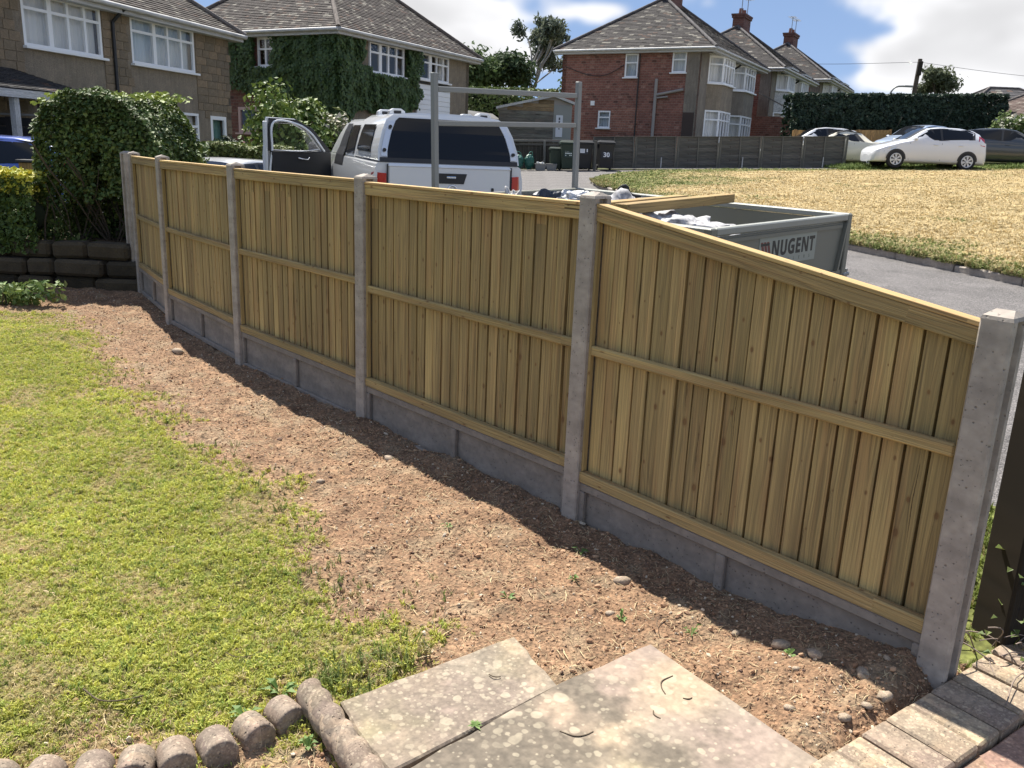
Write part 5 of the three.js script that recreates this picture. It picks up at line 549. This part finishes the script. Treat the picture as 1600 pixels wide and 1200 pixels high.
// ---------------------------------------------------------------- dark fence, bins and boxes across the close
{
  const dk = [0, 1, 2].map(k => std({ map: woodT, bumpMap: woodB, bumpScale: .004, color: new THREE.Color(.27 + .035 * k, .36 + .045 * k, .68 + .09 * k), roughness: .95 })), R = rng(17), n = 6, x0 = 2.75, x1 = 12.35, z = -33.55, w = (x1 - x0) / n;
  for (let i = 0; i < n; i++) { const xc = x0 + (i + .5) * w, b = Rd(xc, z) - .02, H = 1.17, p = thing('lap_panel', ['dark lap fence panel beside the bin marked 30', 'second dark lap panel from the bins', 'third dark lap panel from the bins', 'fourth dark lap panel from the bins', 'fifth dark lap panel from the bins', 'last dark lap panel, next to the cream convertible'][i], 'fence panel', [xc, b, z], 0, 'dark lap fence panels'); const sl = .041 * 1; p.rotation.z = sl; const ns = 9, g = [0, 1].map(k => woodUV(cb(w - .06, .152, .014, .002), 'x', k + 2, 1.1)); for (let s = 0; s < ns; s++) { const m = mesh('slat', g[s % 2], dk[Math.floor(R() * 3)], p); m.position.set(0, .07 + s * (H - .06) / ns + .06, (s % 2) * .004); m.rotation.x = -.07; m.rotation.z = (R() - .5) * .004; } for (const s of [-1, 0, 1]) { const m = mesh('upright', woodUV(cb(.045, H, .03, .003), 'y', 5, .3), dk[1], p); m.position.set(s * (w / 2 - .055), H / 2 + .02, .03); } const c = mesh('capping', woodUV(cb(w - .02, .03, .06, .003), 'x', 1, .9), dk[2], p); c.position.set(0, H + .035, .01); }
  for (let i = 0; i <= n; i++) { const x = x0 + i * w, p = mesh('fence_post', woodUV(T(cb(.075, 1.26, .075, .006), 0, .6, 0), 'y', 4, .2), dk[0]); p.position.set(x, Rd(x, z) - .05, z); tag(p, `${ORD[i]} dark square post of the dark lap fence, counted from the bins`, 'fence post', 'dark lap fence posts'); }
  [5.32, 8.4, 11.45].forEach((x, i) => { const m = mesh('marker_stake', metric(T(cb(.035, .42, .035, .006), 0, .2, 0), .5), M.whitePaint); m.position.set(x, Rd(x, -33.3) + .03, -33.3); tag(m, ['thin pale stake in front of the dark fence, nearest the bins', 'thin pale stake in front of the middle of the dark fence', 'thin pale stake in front of the dark fence near the cars'][i], 'stake', 'pale stakes'); });
  // older rail fence to the left, boards set back
  const p = thing('rail_fence', 'dark board fence with a pale top rail behind the bins and sacks', 'fence', [-2.2, Rd(-2.2, -33.9), -33.9]); p.rotation.z = .03; for (let i = 0; i < 31; i++) { const m = mesh('board', woodUV(T(cb(.158, 1.02, .02, .003), 0, .52, 0), 'y', i % 8, .1 * (i % 5)), std({ map: woodT, color: new THREE.Color(.15, .185, .32), roughness: .95 }), p); m.position.set(.08 + i * .165, (hash(i, 3) - .5) * .02, -.03); } const gm = std({ map: woodT, color: new THREE.Color(.6, .78, 1.5) }); const tr = mesh('top_rail', woodUV(cb(5.2, .06, .09, .006), 'x', 2, 1), gm, p); tr.position.set(2.6, 1.08, .02); const lr = mesh('lower_rail', woodUV(cb(5.2, .07, .04, .005), 'x', 3, 1), dk[1], p); lr.position.set(2.6, .93, .0); for (const x of [.4, 1.75, 3.1, 4.35]) { const m = mesh('post', woodUV(T(cb(.09, 1.1, .09, .006), 0, .52, 0), 'y', 1, .3), gm, p); m.position.set(x, 0, .06); }
  const lp = mesh('timber_post', woodUV(T(cb(.1, 1.12, .1, .008), 0, .52, 0), 'y', 6, .3), std({ map: woodT, color: new THREE.Color(.3, .4, .75) })); lp.position.set(2.72, Rd(2.72, -32.35), -32.35); tag(lp, 'grey timber post standing between the two black bins', 'post');
}
function bin(label, x, z, col, deco, sc = 1) {
  const y = Rd(x, z), t = thing('wheelie_bin', label, 'bin', [x, y, z], .06, 'wheelie bins'), m = std({ color: new THREE.Color().setRGB(...col), roughness: .45 }); t.scale.setScalar(sc);
  const fr = (w, d, h) => [V(-w, h, -d), V(w, h, -d), V(w, h, d), V(-w, h, d)]; mesh('tub', clean(new ConvexGeometry([...fr(.22, .24, .08), ...fr(.285, .34, .94), ...fr(.275, .33, .94)])), m, t); mesh('rim', T(cb(.62, .05, .74, .012), 0, .955, 0), m, t); mesh('lid', clean(new ConvexGeometry([...fr(.30, .37, .985), ...fr(.31, .38, 1.0), ...fr(.24, .30, 1.075)])), m, t); mesh('handle', T(cyl(.016, .016, .5, 8), 0, .99, -.42, 0, 0, Math.PI / 2), m, t); for (const s of [-1, 1]) mesh('wheel', T(cyl(.1, .1, .05, 16), s * .25, .1, -.25, 0, 0, Math.PI / 2), M.rubber, t);
  if (deco) { const c = document.createElement('canvas'); c.width = 256; c.height = 256; const g = c.getContext('2d'); g.fillStyle = deco.bg; g.fillRect(0, 0, 256, 256); deco.draw(g); const ct = new THREE.CanvasTexture(c); ct.colorSpace = THREE.SRGBColorSpace; const pl = mesh('label_print', new THREE.PlaneGeometry(deco.w, deco.w), std({ map: ct, roughness: .5 }), t); pl.position.set(deco.x || 0, deco.y || .66, .24 + .1 * ((deco.y || .66) - .08) / .86 + .012); pl.rotation.x = -.115 + .0; } return t;
}
const hx = a => '#' + new THREE.Color().setRGB(...a).getHexString();
const bk = [.012, .013, .016], gr = [.012, .03, .018];
bin('dark green wheelie bin with white lettering beside the recycling boxes', 1.72, -32.7, gr, { bg: hx(gr), w: .36, y: .64, draw: g => { g.fillStyle = '#cfd6d0'; for (let r = 0; r < 4; r++) for (let k = 0; k < 5; k++) if (hash(r, k, 4) < .82) g.fillRect(40 + k * 36, 20 + r * 56, 26, 30 - 10 * (r % 2)); } });
bin('black wheelie bin with a white square label, next to the green bin', 2.33, -32.75, bk, { bg: hx(bk), w: .30, x: -.05, y: .72, draw: g => { g.fillStyle = '#d7d9dc'; g.fillRect(10, 40, 150, 170); g.fillRect(216, 60, 34, 120); g.fillStyle = '#8d9299'; for (let i = 0; i < 4; i++) g.fillRect(28, 65 + i * 34, 110, 10); } });
bin('black wheelie bin painted with a white number 30', 3.12, -32.7, bk, { bg: hx(bk), w: .38, y: .62, draw: g => { g.fillStyle = '#e4e6e8'; g.textAlign = 'center'; g.font = 'bold 150px sans-serif'; g.fillText('30', 128, 220); for (const [x, w] of [[82, 24], [112, 30], [148, 26]]) g.fillRect(x, 34, w, 34); } });
bin('small dark green bin with a pale lid, left of the green wheelie bin', 1.28, -32.95, gr, null, .78);
{
  const tubG = clean(new ConvexGeometry([...[[.24, .17, 0], [.30, .22, .34], [.29, .21, .34]].flatMap(([w, d, h]) => [V(-w, h, -d), V(w, h, -d), V(w, h, d), V(-w, h, d)])])), m = std({ color: new THREE.Color(.20, .20, .19), roughness: .7 });
  [[.72, 'grey recycling box beside the green sacks'], [1.14, 'grey recycling box nearest the bins']].forEach(([x, l], i) => { const t = thing('recycling_box', l, 'box', gnd(x, -32.65), .1 - i * .15, 'grey recycling boxes'); t.scale.setScalar(.68); mesh('tub', tubG, m, t); mesh('rim', T(cb(.64, .035, .48, .01), 0, .34, 0), m, t); const R = rng(i + 4), l2 = []; for (let k = 0; k < 9; k++) l2.push(T(cb(.1, .07, .08, .01), (R() - .5) * .4, .36 + R() * .05, (R() - .5) * .28, R(), R() * 3, R())); if (!i) mesh('contents', merge(l2), M.curtain, t); });
  for (const [x, s, l] of [[-.12, 0, 'green woven sack at the left of the sack pair'], [.30, 1, 'green woven sack at the right of the sack pair']]) { const g0 = new THREE.IcosahedronGeometry(1, 8); g0.deleteAttribute('uv'); g0.deleteAttribute('normal'); const g = mergeVertices(g0, 1e-3), a = g.attributes.position; for (let i = 0; i < a.count; i++) { const v = V(a.getX(i), a.getY(i), a.getZ(i)), f = .7 + .6 * Math.abs(fbm3(v.x * 2.5 + s * 9, v.y * 2, v.z * 2.5, 3) - .5); a.setXYZ(i, v.x * f * .26 * (v.y > .3 ? 1.15 : 1), .3 + Math.max(v.y * f, -.8) * .36, v.z * f * .22); } g.computeVertexNormals(); const t = thing('garden_sack', l, 'sack', gnd(x, -32.7), s, 'green sacks'); mesh('sack', g, std({ color: new THREE.Color(.018, .10, .075), roughness: .5 }), t); mesh('strap', tube([V(-.16, .5, .05), V(-.1, .66, .08), V(.06, .66, .08), V(.14, .5, .05)], .012, 12, 5), std({ color: new THREE.Color(.06, .2, .16) }), t); }
}
{ // timber shed behind the bins
  const t = thing('timber_shed', 'weathered board shed with a shallow roof behind the rail fence', 'shed', [-1.0, Rd(0, -36.5), -36.5]), W = 3.0, D = 4, hl = 2.25, hp = 2.78, R = rng(19), shed = [0, 1, 2].map(k => std({ map: woodT, bumpMap: woodB, bumpScale: .003, color: new THREE.Color(.32 + .04 * k, .42 + .05 * k, .80 + .08 * k), roughness: .95 })), tan = std({ map: woodT, bumpMap: woodB, bumpScale: .003, color: new THREE.Color(.6, .6, .75), roughness: .95 }); const topA = x => lerp(hl, hp, clamp(x / 2.25));
  mesh('core', extr([[0, 0], [W, 0], [W, hl + .25], [2.25, hp - .02], [0, hl - .02]], D).translate(0, 0, -D), M.room, t); for (let i = 0; i < 18; i++) { const y = .08 + i * .15, x0 = y + .15 > hl ? clamp((y + .15 - hl) / (hp - hl), 0, 1) * 2.25 : 0; if (2.25 - x0 < .15) continue; const m = mesh('shiplap_board', woodUV(T(cb(2.25 - x0, .146, .02, .003), (2.25 + x0) / 2, 0, 0), 'x', i % 8, .5), i > 13 ? tan : shed[Math.floor(R() * 3)], t); m.position.set(0, y + .075, .014 + (i % 2) * .002); m.rotation.x = -.05; }
  mesh('grey_end_panel', metric(bx(.74, hl + .2, .03, 2.63, hl / 2 + .1, .02), .8), std({ color: new THREE.Color(.24, .25, .235), roughness: .8 }), t); mesh('roof', merge([boxBar(V(-.12, hl + .02, -D / 2), V(2.27, hp + .05, -D / 2), D + .3, .05), boxBar(V(2.23, hp + .05, -D / 2), V(W + .1, hl + .30, -D / 2), D + .3, .05)]), std({ color: new THREE.Color(.30, .30, .28), roughness: .9 }), t); mesh('bargeboard', merge([boxBar(V(-.12, hl - .01, .16), V(2.25, hp + .02, .16), .03, .09), boxBar(V(2.25, hp + .02, .16), V(W + .1, hl + .27, .16), .03, .09)]), M.whitePaint, t);
  const c = document.createElement('canvas'); c.width = 128; c.height = 384; const g = c.getContext('2d'); g.fillStyle = '#c9ccd2'; g.fillRect(0, 0, 128, 384); g.fillStyle = '#4a4d52'; for (const [y, h] of [[40, 46], [100, 40], [160, 22], [230, 20]]) g.fillRect(50, y, 28, h); const ct = new THREE.CanvasTexture(c); ct.colorSpace = THREE.SRGBColorSpace; const pn = mesh('white_notice', new THREE.BoxGeometry(.28, .86, .015).translate(2.5, 1.62, .05), std({ map: ct }), t);
}
{ // greenhouse-like lean-to with white frame left of the shed, hedge-row behind
  const t = thing('summer_house', 'low dark roofed outbuilding with a small white window behind the pickup', 'outbuilding', gnd(-2.9, -37)), d = std({ map: woodT, color: new THREE.Color(.25, .32, .55), roughness: .95 }); mesh('wall', metric(bx(2.4, 1.9, 1.8, .6, .95, -.9), .8), d, t); mesh('roof', clean(new ConvexGeometry([V(-.75, 1.9, .15), V(1.95, 1.9, .15), V(1.95, 1.9, -2), V(-.75, 1.9, -2), V(-.4, 2.35, -.6), V(1.6, 2.15, -.6)])), std({ color: new THREE.Color(.07, .07, .075), roughness: .8 }), t); win(t, [0, 0], [2, 0], .9, 1.65, 1.3, 1.75, { cols: [0, .5, 1], z: .03, fw: .05 });
}
{ // tan close-boarded fence behind the cars
  const R = rng(23), t = thing('board_fence', 'tan close boarded fence at the foot of the tall hedge', 'fence', gnd(12.1, -39.3)); t.rotation.z = .041; const tm = [0, 1, 2].map(k => std({ map: woodT, bumpMap: woodB, bumpScale: .003, color: new THREE.Color(.95 + .08 * k, .74 + .06 * k, .6 + .04 * k) })), gs = [0, 1, 2, 3].map(k => woodUV(T(cb(.138, 1.35, .018, .002), 0, .68, 0), 'y', k * 2, .2)); for (let i = 0; i < 31; i++) { const m = mesh('board', gs[Math.floor(R() * 4)], tm[Math.floor(R() * 3)], t); m.position.set(i * .14, (R() - .5) * .01, (i % 2) * .012); } for (let i = 0; i < 4; i++) { const m = mesh('fence_post', woodUV(T(cb(.1, 1.4, .1, .005), 0, .68, 0), 'y', i, .2), tm[0], t); m.position.set(.1 + i * 1.4, 0, -.07); }
}
{ // telegraph pole with wires, street lamp
  const p = thing('telegraph_pole', 'dark leaning telegraph pole rising behind the tall hedge', 'pole', [26.0, Rd(26, -60), -60]); const m = mesh('shaft', metric(T(cyl(.13, .19, 5.8, 10), 0, 2.9, 0), .6), M.bark, p); mesh('crown_box', T(cb(.3, .9, .25, .03), 0, 5.2, .1), M.bark, p); p.rotation.z = -.03; const w = [[V(0, 5.6, 0), V(-7, 4.8, 2), V(-14, 4.3, 4)], [V(0, 5.6, 0), V(5, 5.3, 0), V(12, 5.1, 0)]].map(l => tube(l, .012, 16, 4)); mesh('wires', merge(w), M.black, p);
  const l = thing('street_lamp', 'slim grey street lamp with a curved arm behind the hedge', 'street lamp', [24.5, Rd(24.5, -60), -60]); mesh('column', tube([V(0, 0, 0), V(0, 2.8, 0), V(.05, 3.7, 0), V(.35, 4.05, 0), V(.9, 4.12, 0)], .06, 24, 7), M.steel, l); mesh('lantern', T(cb(.6, .12, .25, .03), 1.15, 4.12, 0), M.steel, l);
}
{ // dark fence by the blue car, tan box
  const t = thing('stained_fence', 'black stained fence panels at the far left in front of the porch', 'fence', [-11.6, .25, -17]), R = rng(37), d = std({ map: woodT, color: new THREE.Color(.05, .07, .17), roughness: .9 }); for (let i = 0; i < 11; i++) { const m = mesh('board', woodUV(cb(3.4, .16, .02, .003), 'x', i % 8, .8), d, t); m.position.set(1.6, .1 + i * .165, (i % 2) * .006); } for (const x of [.0, 1.7, 3.25]) { const m = mesh('post', woodUV(T(cb(.1, 1.85, .1, .006), 0, .92, 0), 'y', 2, .1), d, t); m.position.set(x, 0, .05); } const c = mesh('capping', woodUV(cb(3.5, .04, .1, .004), 'x', 3, .9), std({ map: woodT, color: new THREE.Color(.6, .8, 1.6) }), t); c.position.set(1.6, 1.89, .01);
  const b = thing('planter_box', 'tan wooden box with a dark lid beside the blue car', 'box', [-7.62, .15, -13.5], .1); mesh('box', woodUV(T(cb(.24, 1.2, .3, .006), 0, .6, 0), 'y', 2, .3), std({ map: woodT, color: new THREE.Color(.75, .66, .5) }), b); mesh('lid', T(cb(.30, .04, .36, .006), 0, 1.225, 0), M.black, b);
}

// ---------------------------------------------------------------- plants
// a cloud of folded leaves; each item is [x, y, z, size, nx, ny, nz]
function leaves(items, pal, seed, len = 1.5, flat = .9) {
  const R = rng(seed), p = [], c = []; for (const [x, y, z, s, nx, ny, nz] of items) { const n = V(nx + (R() - .5) * flat * 2, ny + (R() - .5) * flat * 2, nz + (R() - .5) * flat * 2).normalize(), t = V(R() - .5, R() - .7, R() - .5).cross(n).normalize(), b = n.clone().cross(t), l = s * len / 2, w = s / 2; const A = [x + b.x * l, y + b.y * l, z + b.z * l], B = [x - b.x * l, y - b.y * l, z - b.z * l], f = w * .25, C = [x + t.x * w + n.x * f, y + t.y * w + n.y * f, z + t.z * w + n.z * f], D = [x - t.x * w + n.x * f, y - t.y * w + n.y * f, z - t.z * w + n.z * f]; const k = mul(pal[Math.floor(R() * pal.length)], .75 + R() * .5); for (const q of [A, B, C, A, D, B]) { p.push(...q); c.push(...k); } } return tri(p, null, c);
}
function blob(R, n, f, size) { const out = []; let guard = 0; while (out.length < n && guard++ < n * 12) { const q = f(); if (q) out.push([q[0], q[1], q[2], size * (.65 + R() * .7), q[3] || 0, q[4] ?? .6, q[5] || 0]); } return out; }
function boughs(R, n, base, len, spread, r) { const g = []; for (let i = 0; i < n; i++) { const a = R() * 6.28, e = .6 + R() * .8, pts = [V(base[0] + (R() - .5) * .15, base[1], base[2] + (R() - .5) * .15)]; let d = V(Math.cos(a) * spread, e, Math.sin(a) * spread).normalize(); for (let k = 0; k < 4; k++) { d = d.clone().add(V((R() - .5) * .5, (R() - .4) * .3, (R() - .5) * .5)).normalize(); pts.push(pts[k].clone().addScaledVector(d, len / 4 * (.7 + R() * .6))); } g.push(tube(pts, r * (.5 + R() * .6), 10, 5)); } return metric(merge(g), .3); }
{ // stone wall and raised bed under the bush
  const t = thing('stone_wall', 'low dark stone retaining wall in shadow beneath the bush', 'wall', [-6, 0, -9.8]), R = rng(43), gs = [0, 1, 2, 3].map(k => metric(cb(.30 + k * .09, .185, .22, .035), .8, k * .3)), sm_ = [0, 1, 2].map(k => std({ map: blockC, bumpMap: concB, bumpScale: .012, color: new THREE.Color(.15 + .04 * k, .145 + .036 * k, .12 + .03 * k), roughness: .95 })); for (let r = 0; r < 3; r++) { let x = -1.6 + R() * .2; while (x < 1.5) { const k = Math.floor(R() * 4), l = .30 + k * .09 + .015; const m = mesh('wall_stone', gs[k], sm_[Math.floor(R() * 3)], t); m.position.set(x + l / 2, .10 + r * .2, (R() - .5) * .07); m.rotation.set((R() - .5) * .12, (R() - .5) * .12, (R() - .5) * .06); x += l; } }
  mesh('core', metric(bx(4.4, .56, .14, .0, .27, -.10), .8), sm_[0], t);
  struct('raised_bed', gridMesh(span(-9, -4.38, .12), span(-12.4, -9.92, .12), (x, z) => .52 + (fbm(x * 5, z * 5, 3) - .5) * .12 - .3 * ss(-11.4, -12.4, z), (x, z) => mul([.10, .065, .04], .6 + fbm(x * 9, z * 9, 2))), M.earth);
}
{ // big clipped privet bush at the end of the fence
  const R = rng(47), t = thing('privet_bush', 'large clipped green bush behind the far end of the fence', 'bush', [-4.95, .5, -10.75]); const top = (x, z) => 1.74 + (fbm(x * 2.2 + 4, z * 2, 3) - .5) * .26 - .28 * ss(.6, 1.0, x) - .10 * ss(-.3, -.8, x), hw = y => .66 + .12 * fbm(y * 2, 3, 2) - .05 * ss(1.3, 1.7, y) + .1 * ss(1.2, .2, y);
  const it = blob(R, 36000, () => { const u = R(); let x = (R() - .5) * 2, y = R(), z = (R() - .5) * 2; const edge = R() < .72; if (edge) { const f = R(); if (f < .36) { y = 1 - .12 * R() ** 2; } else if (f < .7) z = (1 - .2 * R() ** 1.5) * (R() < .7 ? 1 : -1); else x = Math.sign(x) * (1 - .14 * R() ** 1.5); } const Y = y * top(x * .9, z), low = Y < .75; const W = hw(Y) * (1 - .22 * ss(1.05, 1.78, Y)), X = x * W + .02, Z = z * .72; if (low && z > 0 && R() < .25) return null; if (z > .2 && x > -.55 && fbm(X * 2.4 + 9, Y * 2.4, 3) > lerp(.46, .86, ss(.35, 1.45, Y))) return null; const bump = (fbm3(X * 2.6, Y * 2.6, Z * 2.6, 2) - .5) * .26; const o = V(x * .5, y > .8 ? 1 : .3, z * .6); return [X * (1 + bump), Y, Z * (1 + bump), o.x, o.y, o.z]; }, .038);
  it.push(...blob(R, 7000, () => [(R() - .5) * 1.7, R() * 1.25, -.2 - R() * .55, 0, .4, .6], .05));
  mesh('crown', leaves(it, [[.075, .13, .028], [.11, .165, .035], [.16, .205, .05], [.055, .10, .024], [.12, .15, .04]], 5, 1.5, .8), M.leaf, t); mesh('trunk', merge([boughs(R, 18, [-.1, -.1, .1], 1.5, .55, .012), boughs(R, 12, [.3, -.1, .35], 1.3, .5, .008), boughs(R, 10, [-.35, -.1, .4], 1.1, .5, .007)]), M.bark, t);
  const sh = blob(R, 500, () => { const x = (R() - .5) * 1.5; return [x, top(x, 0) + R() * .07, (R() - .5) * 1.1, 0, 1, 0]; }, .05); mesh('young_shoots', leaves(sh, [[.28, .34, .08], [.24, .3, .07]], 6), M.leaf, t);
}
{ // golden hedge, low hedges and shrubs
  const hedge = (name, label, pos, L, H, D, n, s, pal, top, seed, ry = 0) => { const R = rng(seed), t = thing(name, label, 'hedge', pos, ry), hd = x => H + (fbm(x * 2 + seed, 3, 3) - .5) * .12; const f = k => () => { let x = (R() - .5) * L, y = R() * H, z = (R() - .5) * D; const u = R(); if (k) { y = hd(x) + .07 - R() ** 1.4 * .24; if (R() < .4) z = D / 2 * (1 + (R() - .6) * .2); } else if (u < .75) z = D / 2 * (R() < .75 ? 1 : -1) * (1 - .22 * R() ** 1.5) * (1 + (fbm3(x * 3, y * 3, seed, 2) - .5) * .35); else y = hd(x) - R() * .1; return [x, y, z, 0, k ? 1 : .4, z > 0 ? .6 : -.6]; }; mesh('foliage', leaves(blob(R, n, f(0), s), pal, seed), M.leaf, t); if (top) mesh('new_growth_lit_top', leaves(blob(R, Math.round(n * .34), f(1), s), top, seed + 1), M.leaf, t); const br = []; for (let i = 0; i < 10; i++) br.push(boughs(R, 3, [(i / 9 - .5) * L * .9, 0, 0], H * .8, .4, .012)); mesh('stems', merge(br), M.bark, t); mesh('shade_core', T(new THREE.IcosahedronGeometry(1, 3).scale(L * .48, H * .46, D * .33), 0, H * .48, 0), std({ color: new THREE.Color(.02, .028, .012), roughness: 1 }), t); return t; };  // solid near-black core paints the shade inside the foliage
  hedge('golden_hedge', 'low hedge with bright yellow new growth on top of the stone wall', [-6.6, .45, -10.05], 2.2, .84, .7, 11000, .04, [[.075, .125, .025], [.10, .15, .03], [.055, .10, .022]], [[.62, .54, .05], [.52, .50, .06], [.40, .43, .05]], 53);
  hedge('clipped_hedge', 'low flat topped hedge beyond the silver car roof', [-5.65, Rd(-5.6, -17) - .02, -17], 2.4, 1.32, .8, 9000, .05, [[.05, .085, .02], [.075, .11, .028]], [[.20, .23, .06], [.16, .2, .05]], 57);  // paler top palette paints sunlight onto the flat top of this hedge
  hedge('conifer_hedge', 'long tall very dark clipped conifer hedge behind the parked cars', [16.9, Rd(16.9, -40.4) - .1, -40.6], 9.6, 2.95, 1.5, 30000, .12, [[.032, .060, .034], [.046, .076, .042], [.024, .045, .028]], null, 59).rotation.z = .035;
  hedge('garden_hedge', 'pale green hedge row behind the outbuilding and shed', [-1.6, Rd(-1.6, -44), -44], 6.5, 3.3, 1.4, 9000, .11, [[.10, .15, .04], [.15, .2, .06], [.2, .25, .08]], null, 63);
}
function shrub(name, label, cat, pos, rx, ry, rz, n, s, pal, seed, o = {}) { const R = rng(seed), t = thing(name, label, cat, pos, 0, o.group), lob = []; for (let i = 0; i < (o.lobes || 9); i++) lob.push([(R() - .5) * 1.3 * rx, ry * (.35 + R() * .75), (R() - .5) * 1.2 * rz, .34 + R() * .3]); const it = blob(R, n, () => { const l = lob[Math.floor(R() * lob.length)], a = R() * 6.28, e = Math.acos(1 - 2 * R()), d = R() ** .4, x = Math.sin(e) * Math.cos(a) * d, y = Math.cos(e) * d, z = Math.sin(e) * Math.sin(a) * d; return [l[0] + x * l[3] * rx, Math.max(.02, l[1] + y * l[3] * ry * (o.tall || .8)), l[2] + z * l[3] * rz, x, .3 + y, z]; }, s); mesh('crown', leaves(it, pal, seed + 1, o.len || 1.6), o.far ? M.leafFar : M.leaf, t); if (o.bloom) mesh('blossom', leaves(blob(R, o.bloom[1], () => { const l = lob[Math.floor(R() * lob.length)]; return [l[0] + (R() - .5) * rx * .8, l[1] + (R()) * ry * .35, l[2] + R() * rz * .5, 0, 1, .4]; }, s * 1.1), [o.bloom[0]], seed + 3), M.leaf, t); mesh('trunk', boughs(R, o.nb || 9, [0, -.05, 0], ry * 1.05, o.spread || .45, o.br || .03), M.bark, t); return t; }
shrub('small_tree', 'bright leafy small tree in front of the ivy house, behind the open truck door', 'tree', [-5.35, Rd(-5.3, -20), -20.2], 1.15, 1.85, 1.0, 9500, .085, [[.12, .18, .035], [.18, .25, .05], [.25, .31, .07], [.08, .13, .03]], 67, { lobes: 15, tall: .75, nb: 14 });
shrub('flowering_shrub', 'pale flowering shrub at the right of the small tree', 'shrub', [-4.35, Rd(-4.3, -20.8), -20.8], .62, 1.35, .6, 3200, .08, [[.13, .18, .06], [.2, .23, .1]], 68, { bloom: [[.5, .46, .36], 900] });
shrub('dark_shrub', 'dark rounded evergreen shrub by the small window of the block house', 'shrub', [-7.0, Rd(-7, -20.3), -20.3], .55, 1.05, .5, 4200, .06, [[.03, .05, .022], [.045, .07, .03]], 69);
shrub('rose_bush', 'small rose bush with pink blooms beside the dark shrub', 'rose', [-6.35, Rd(-6.3, -20), -19.9], .3, .95, .3, 700, .06, [[.1, .15, .04]], 70, { bloom: [[.62, .26, .27], 60], nb: 5, br: .01 });
shrub('wall_weeds', 'bright leafy weeds at the lawn edge near the stone wall', 'weeds', [-5.35, 0, -8.75], .75, .22, .22, 1100, .045, [[.2, .28, .08], [.28, .34, .13], [.14, .22, .06]], 72, { nb: 8, br: .005 });
shrub('roadside_shrub', 'green flowering shrub behind the dark estate car', 'shrub', gnd(20.4, -37.4), .95, 1.5, .8, 2600, .10, [[.10, .15, .045], [.15, .2, .07]], 73, { bloom: [[.45, .45, .36], 300], far: true });
function tree(label, x, z, H, rx, seed, n, s, pal, o = {}) { const R = rng(seed), y0 = Rd(x, z), t = thing(o.name || 'tree', label, 'tree', [x, y0, z], 0, 'trees behind the houses'); const br = [], tips = []; const grow = (p, d, l, r, k) => { const pts = [p]; let q = d.clone(); for (let i = 0; i < 3; i++) { q = q.clone().add(V((R() - .5) * .35, (R() - .3) * .15, (R() - .5) * .35)).normalize(); pts.push(pts[i].clone().addScaledVector(q, l / 3)); } br.push(tube(pts, r, 8, 5)); const e = pts[3]; if (k === 0) { tips.push(e, pts[2]); return; } const m = k > 2 ? 4 : 3; for (let i = 0; i < m; i++) { const a = R() * 6.28, w = o.wide || .6; grow(i ? pts[2].clone().lerp(e, R()) : e, q.clone().add(V(Math.cos(a) * w, (R() - .25) * .5, Math.sin(a) * w)).normalize(), l * (.62 + R() * .2), r * .58, k - 1); } }; grow(V(0, -.1, 0), V((o.lean || 0), 1, 0).normalize(), H * (o.bole || .3), H * .018, 3);
  let maxY = 0; for (const p of tips) maxY = Math.max(maxY, p.y); const ky = H / maxY, it = []; for (const p of tips) { p.y *= ky; } for (let i = 0; i < n; i++) { const p = tips[Math.floor(R() * tips.length)], c = (o.clump || .55); const a = V((R() + R() - 1) * c * rx, (R() + R() - 1) * c * rx * (o.droop || .7), (R() + R() - 1) * c * rx); it.push([p.x * (o.sx || 1) + a.x, p.y + a.y - (o.hang || 0) * R(), p.z + a.z, s * (.7 + R() * .6), a.x, .6 + a.y, a.z]); } const tg = metric(merge(br), .5); tg.scale(o.sx || 1, ky, 1); mesh('trunk', tg, o.bark || M.bark, t); mesh('crown', leaves(it, pal, seed + 9, o.len || 1.7), M.leafFar, t); return t; }
tree('tall airy grey green tree standing above the shed', -.3, -57, 8.1, 1.2, 81, 3800, .14, [[.14, .165, .115], [.18, .2, .145], [.11, .13, .09]], { wide: .5, len: 2.6, hang: .5, clump: .34, sx: 1.05, bole: .45, bark: std({ color: new THREE.Color(.3, .28, .25) }) });
tree('dense dark green tree between the ivy house and the tall airy tree', -1.5, -55, 5.3, 1.3, 83, 6500, .17, [[.05, .08, .035], [.07, .105, .045]], { clump: .7 });
tree('mid green bushy tree right beside the ivy house roof', -3.4, -54, 5.6, 1.4, 85, 7000, .18, [[.07, .11, .04], [.10, .14, .05]], { clump: .8 });
tree('feathery olive green tree above the hedge beside the telegraph pole', 28.7, -62, 5.2, 1.0, 87, 3400, .13, [[.11, .13, .07], [.14, .16, .09]], { wide: .6, len: 2.4, sx: .75, clump: .6 });
tree('rounded dark tree far off at the right edge', 45, -78, 5.6, 1.8, 89, 3500, .25, [[.06, .085, .04], [.08, .1, .05]], { clump: .9 });
tree('distant green tree behind the brick house gable', 4.6, -66, 5.0, 1.6, 90, 3500, .2, [[.06, .1, .035], [.09, .13, .05]], { clump: .8 });

renderer.render(scene, camera);
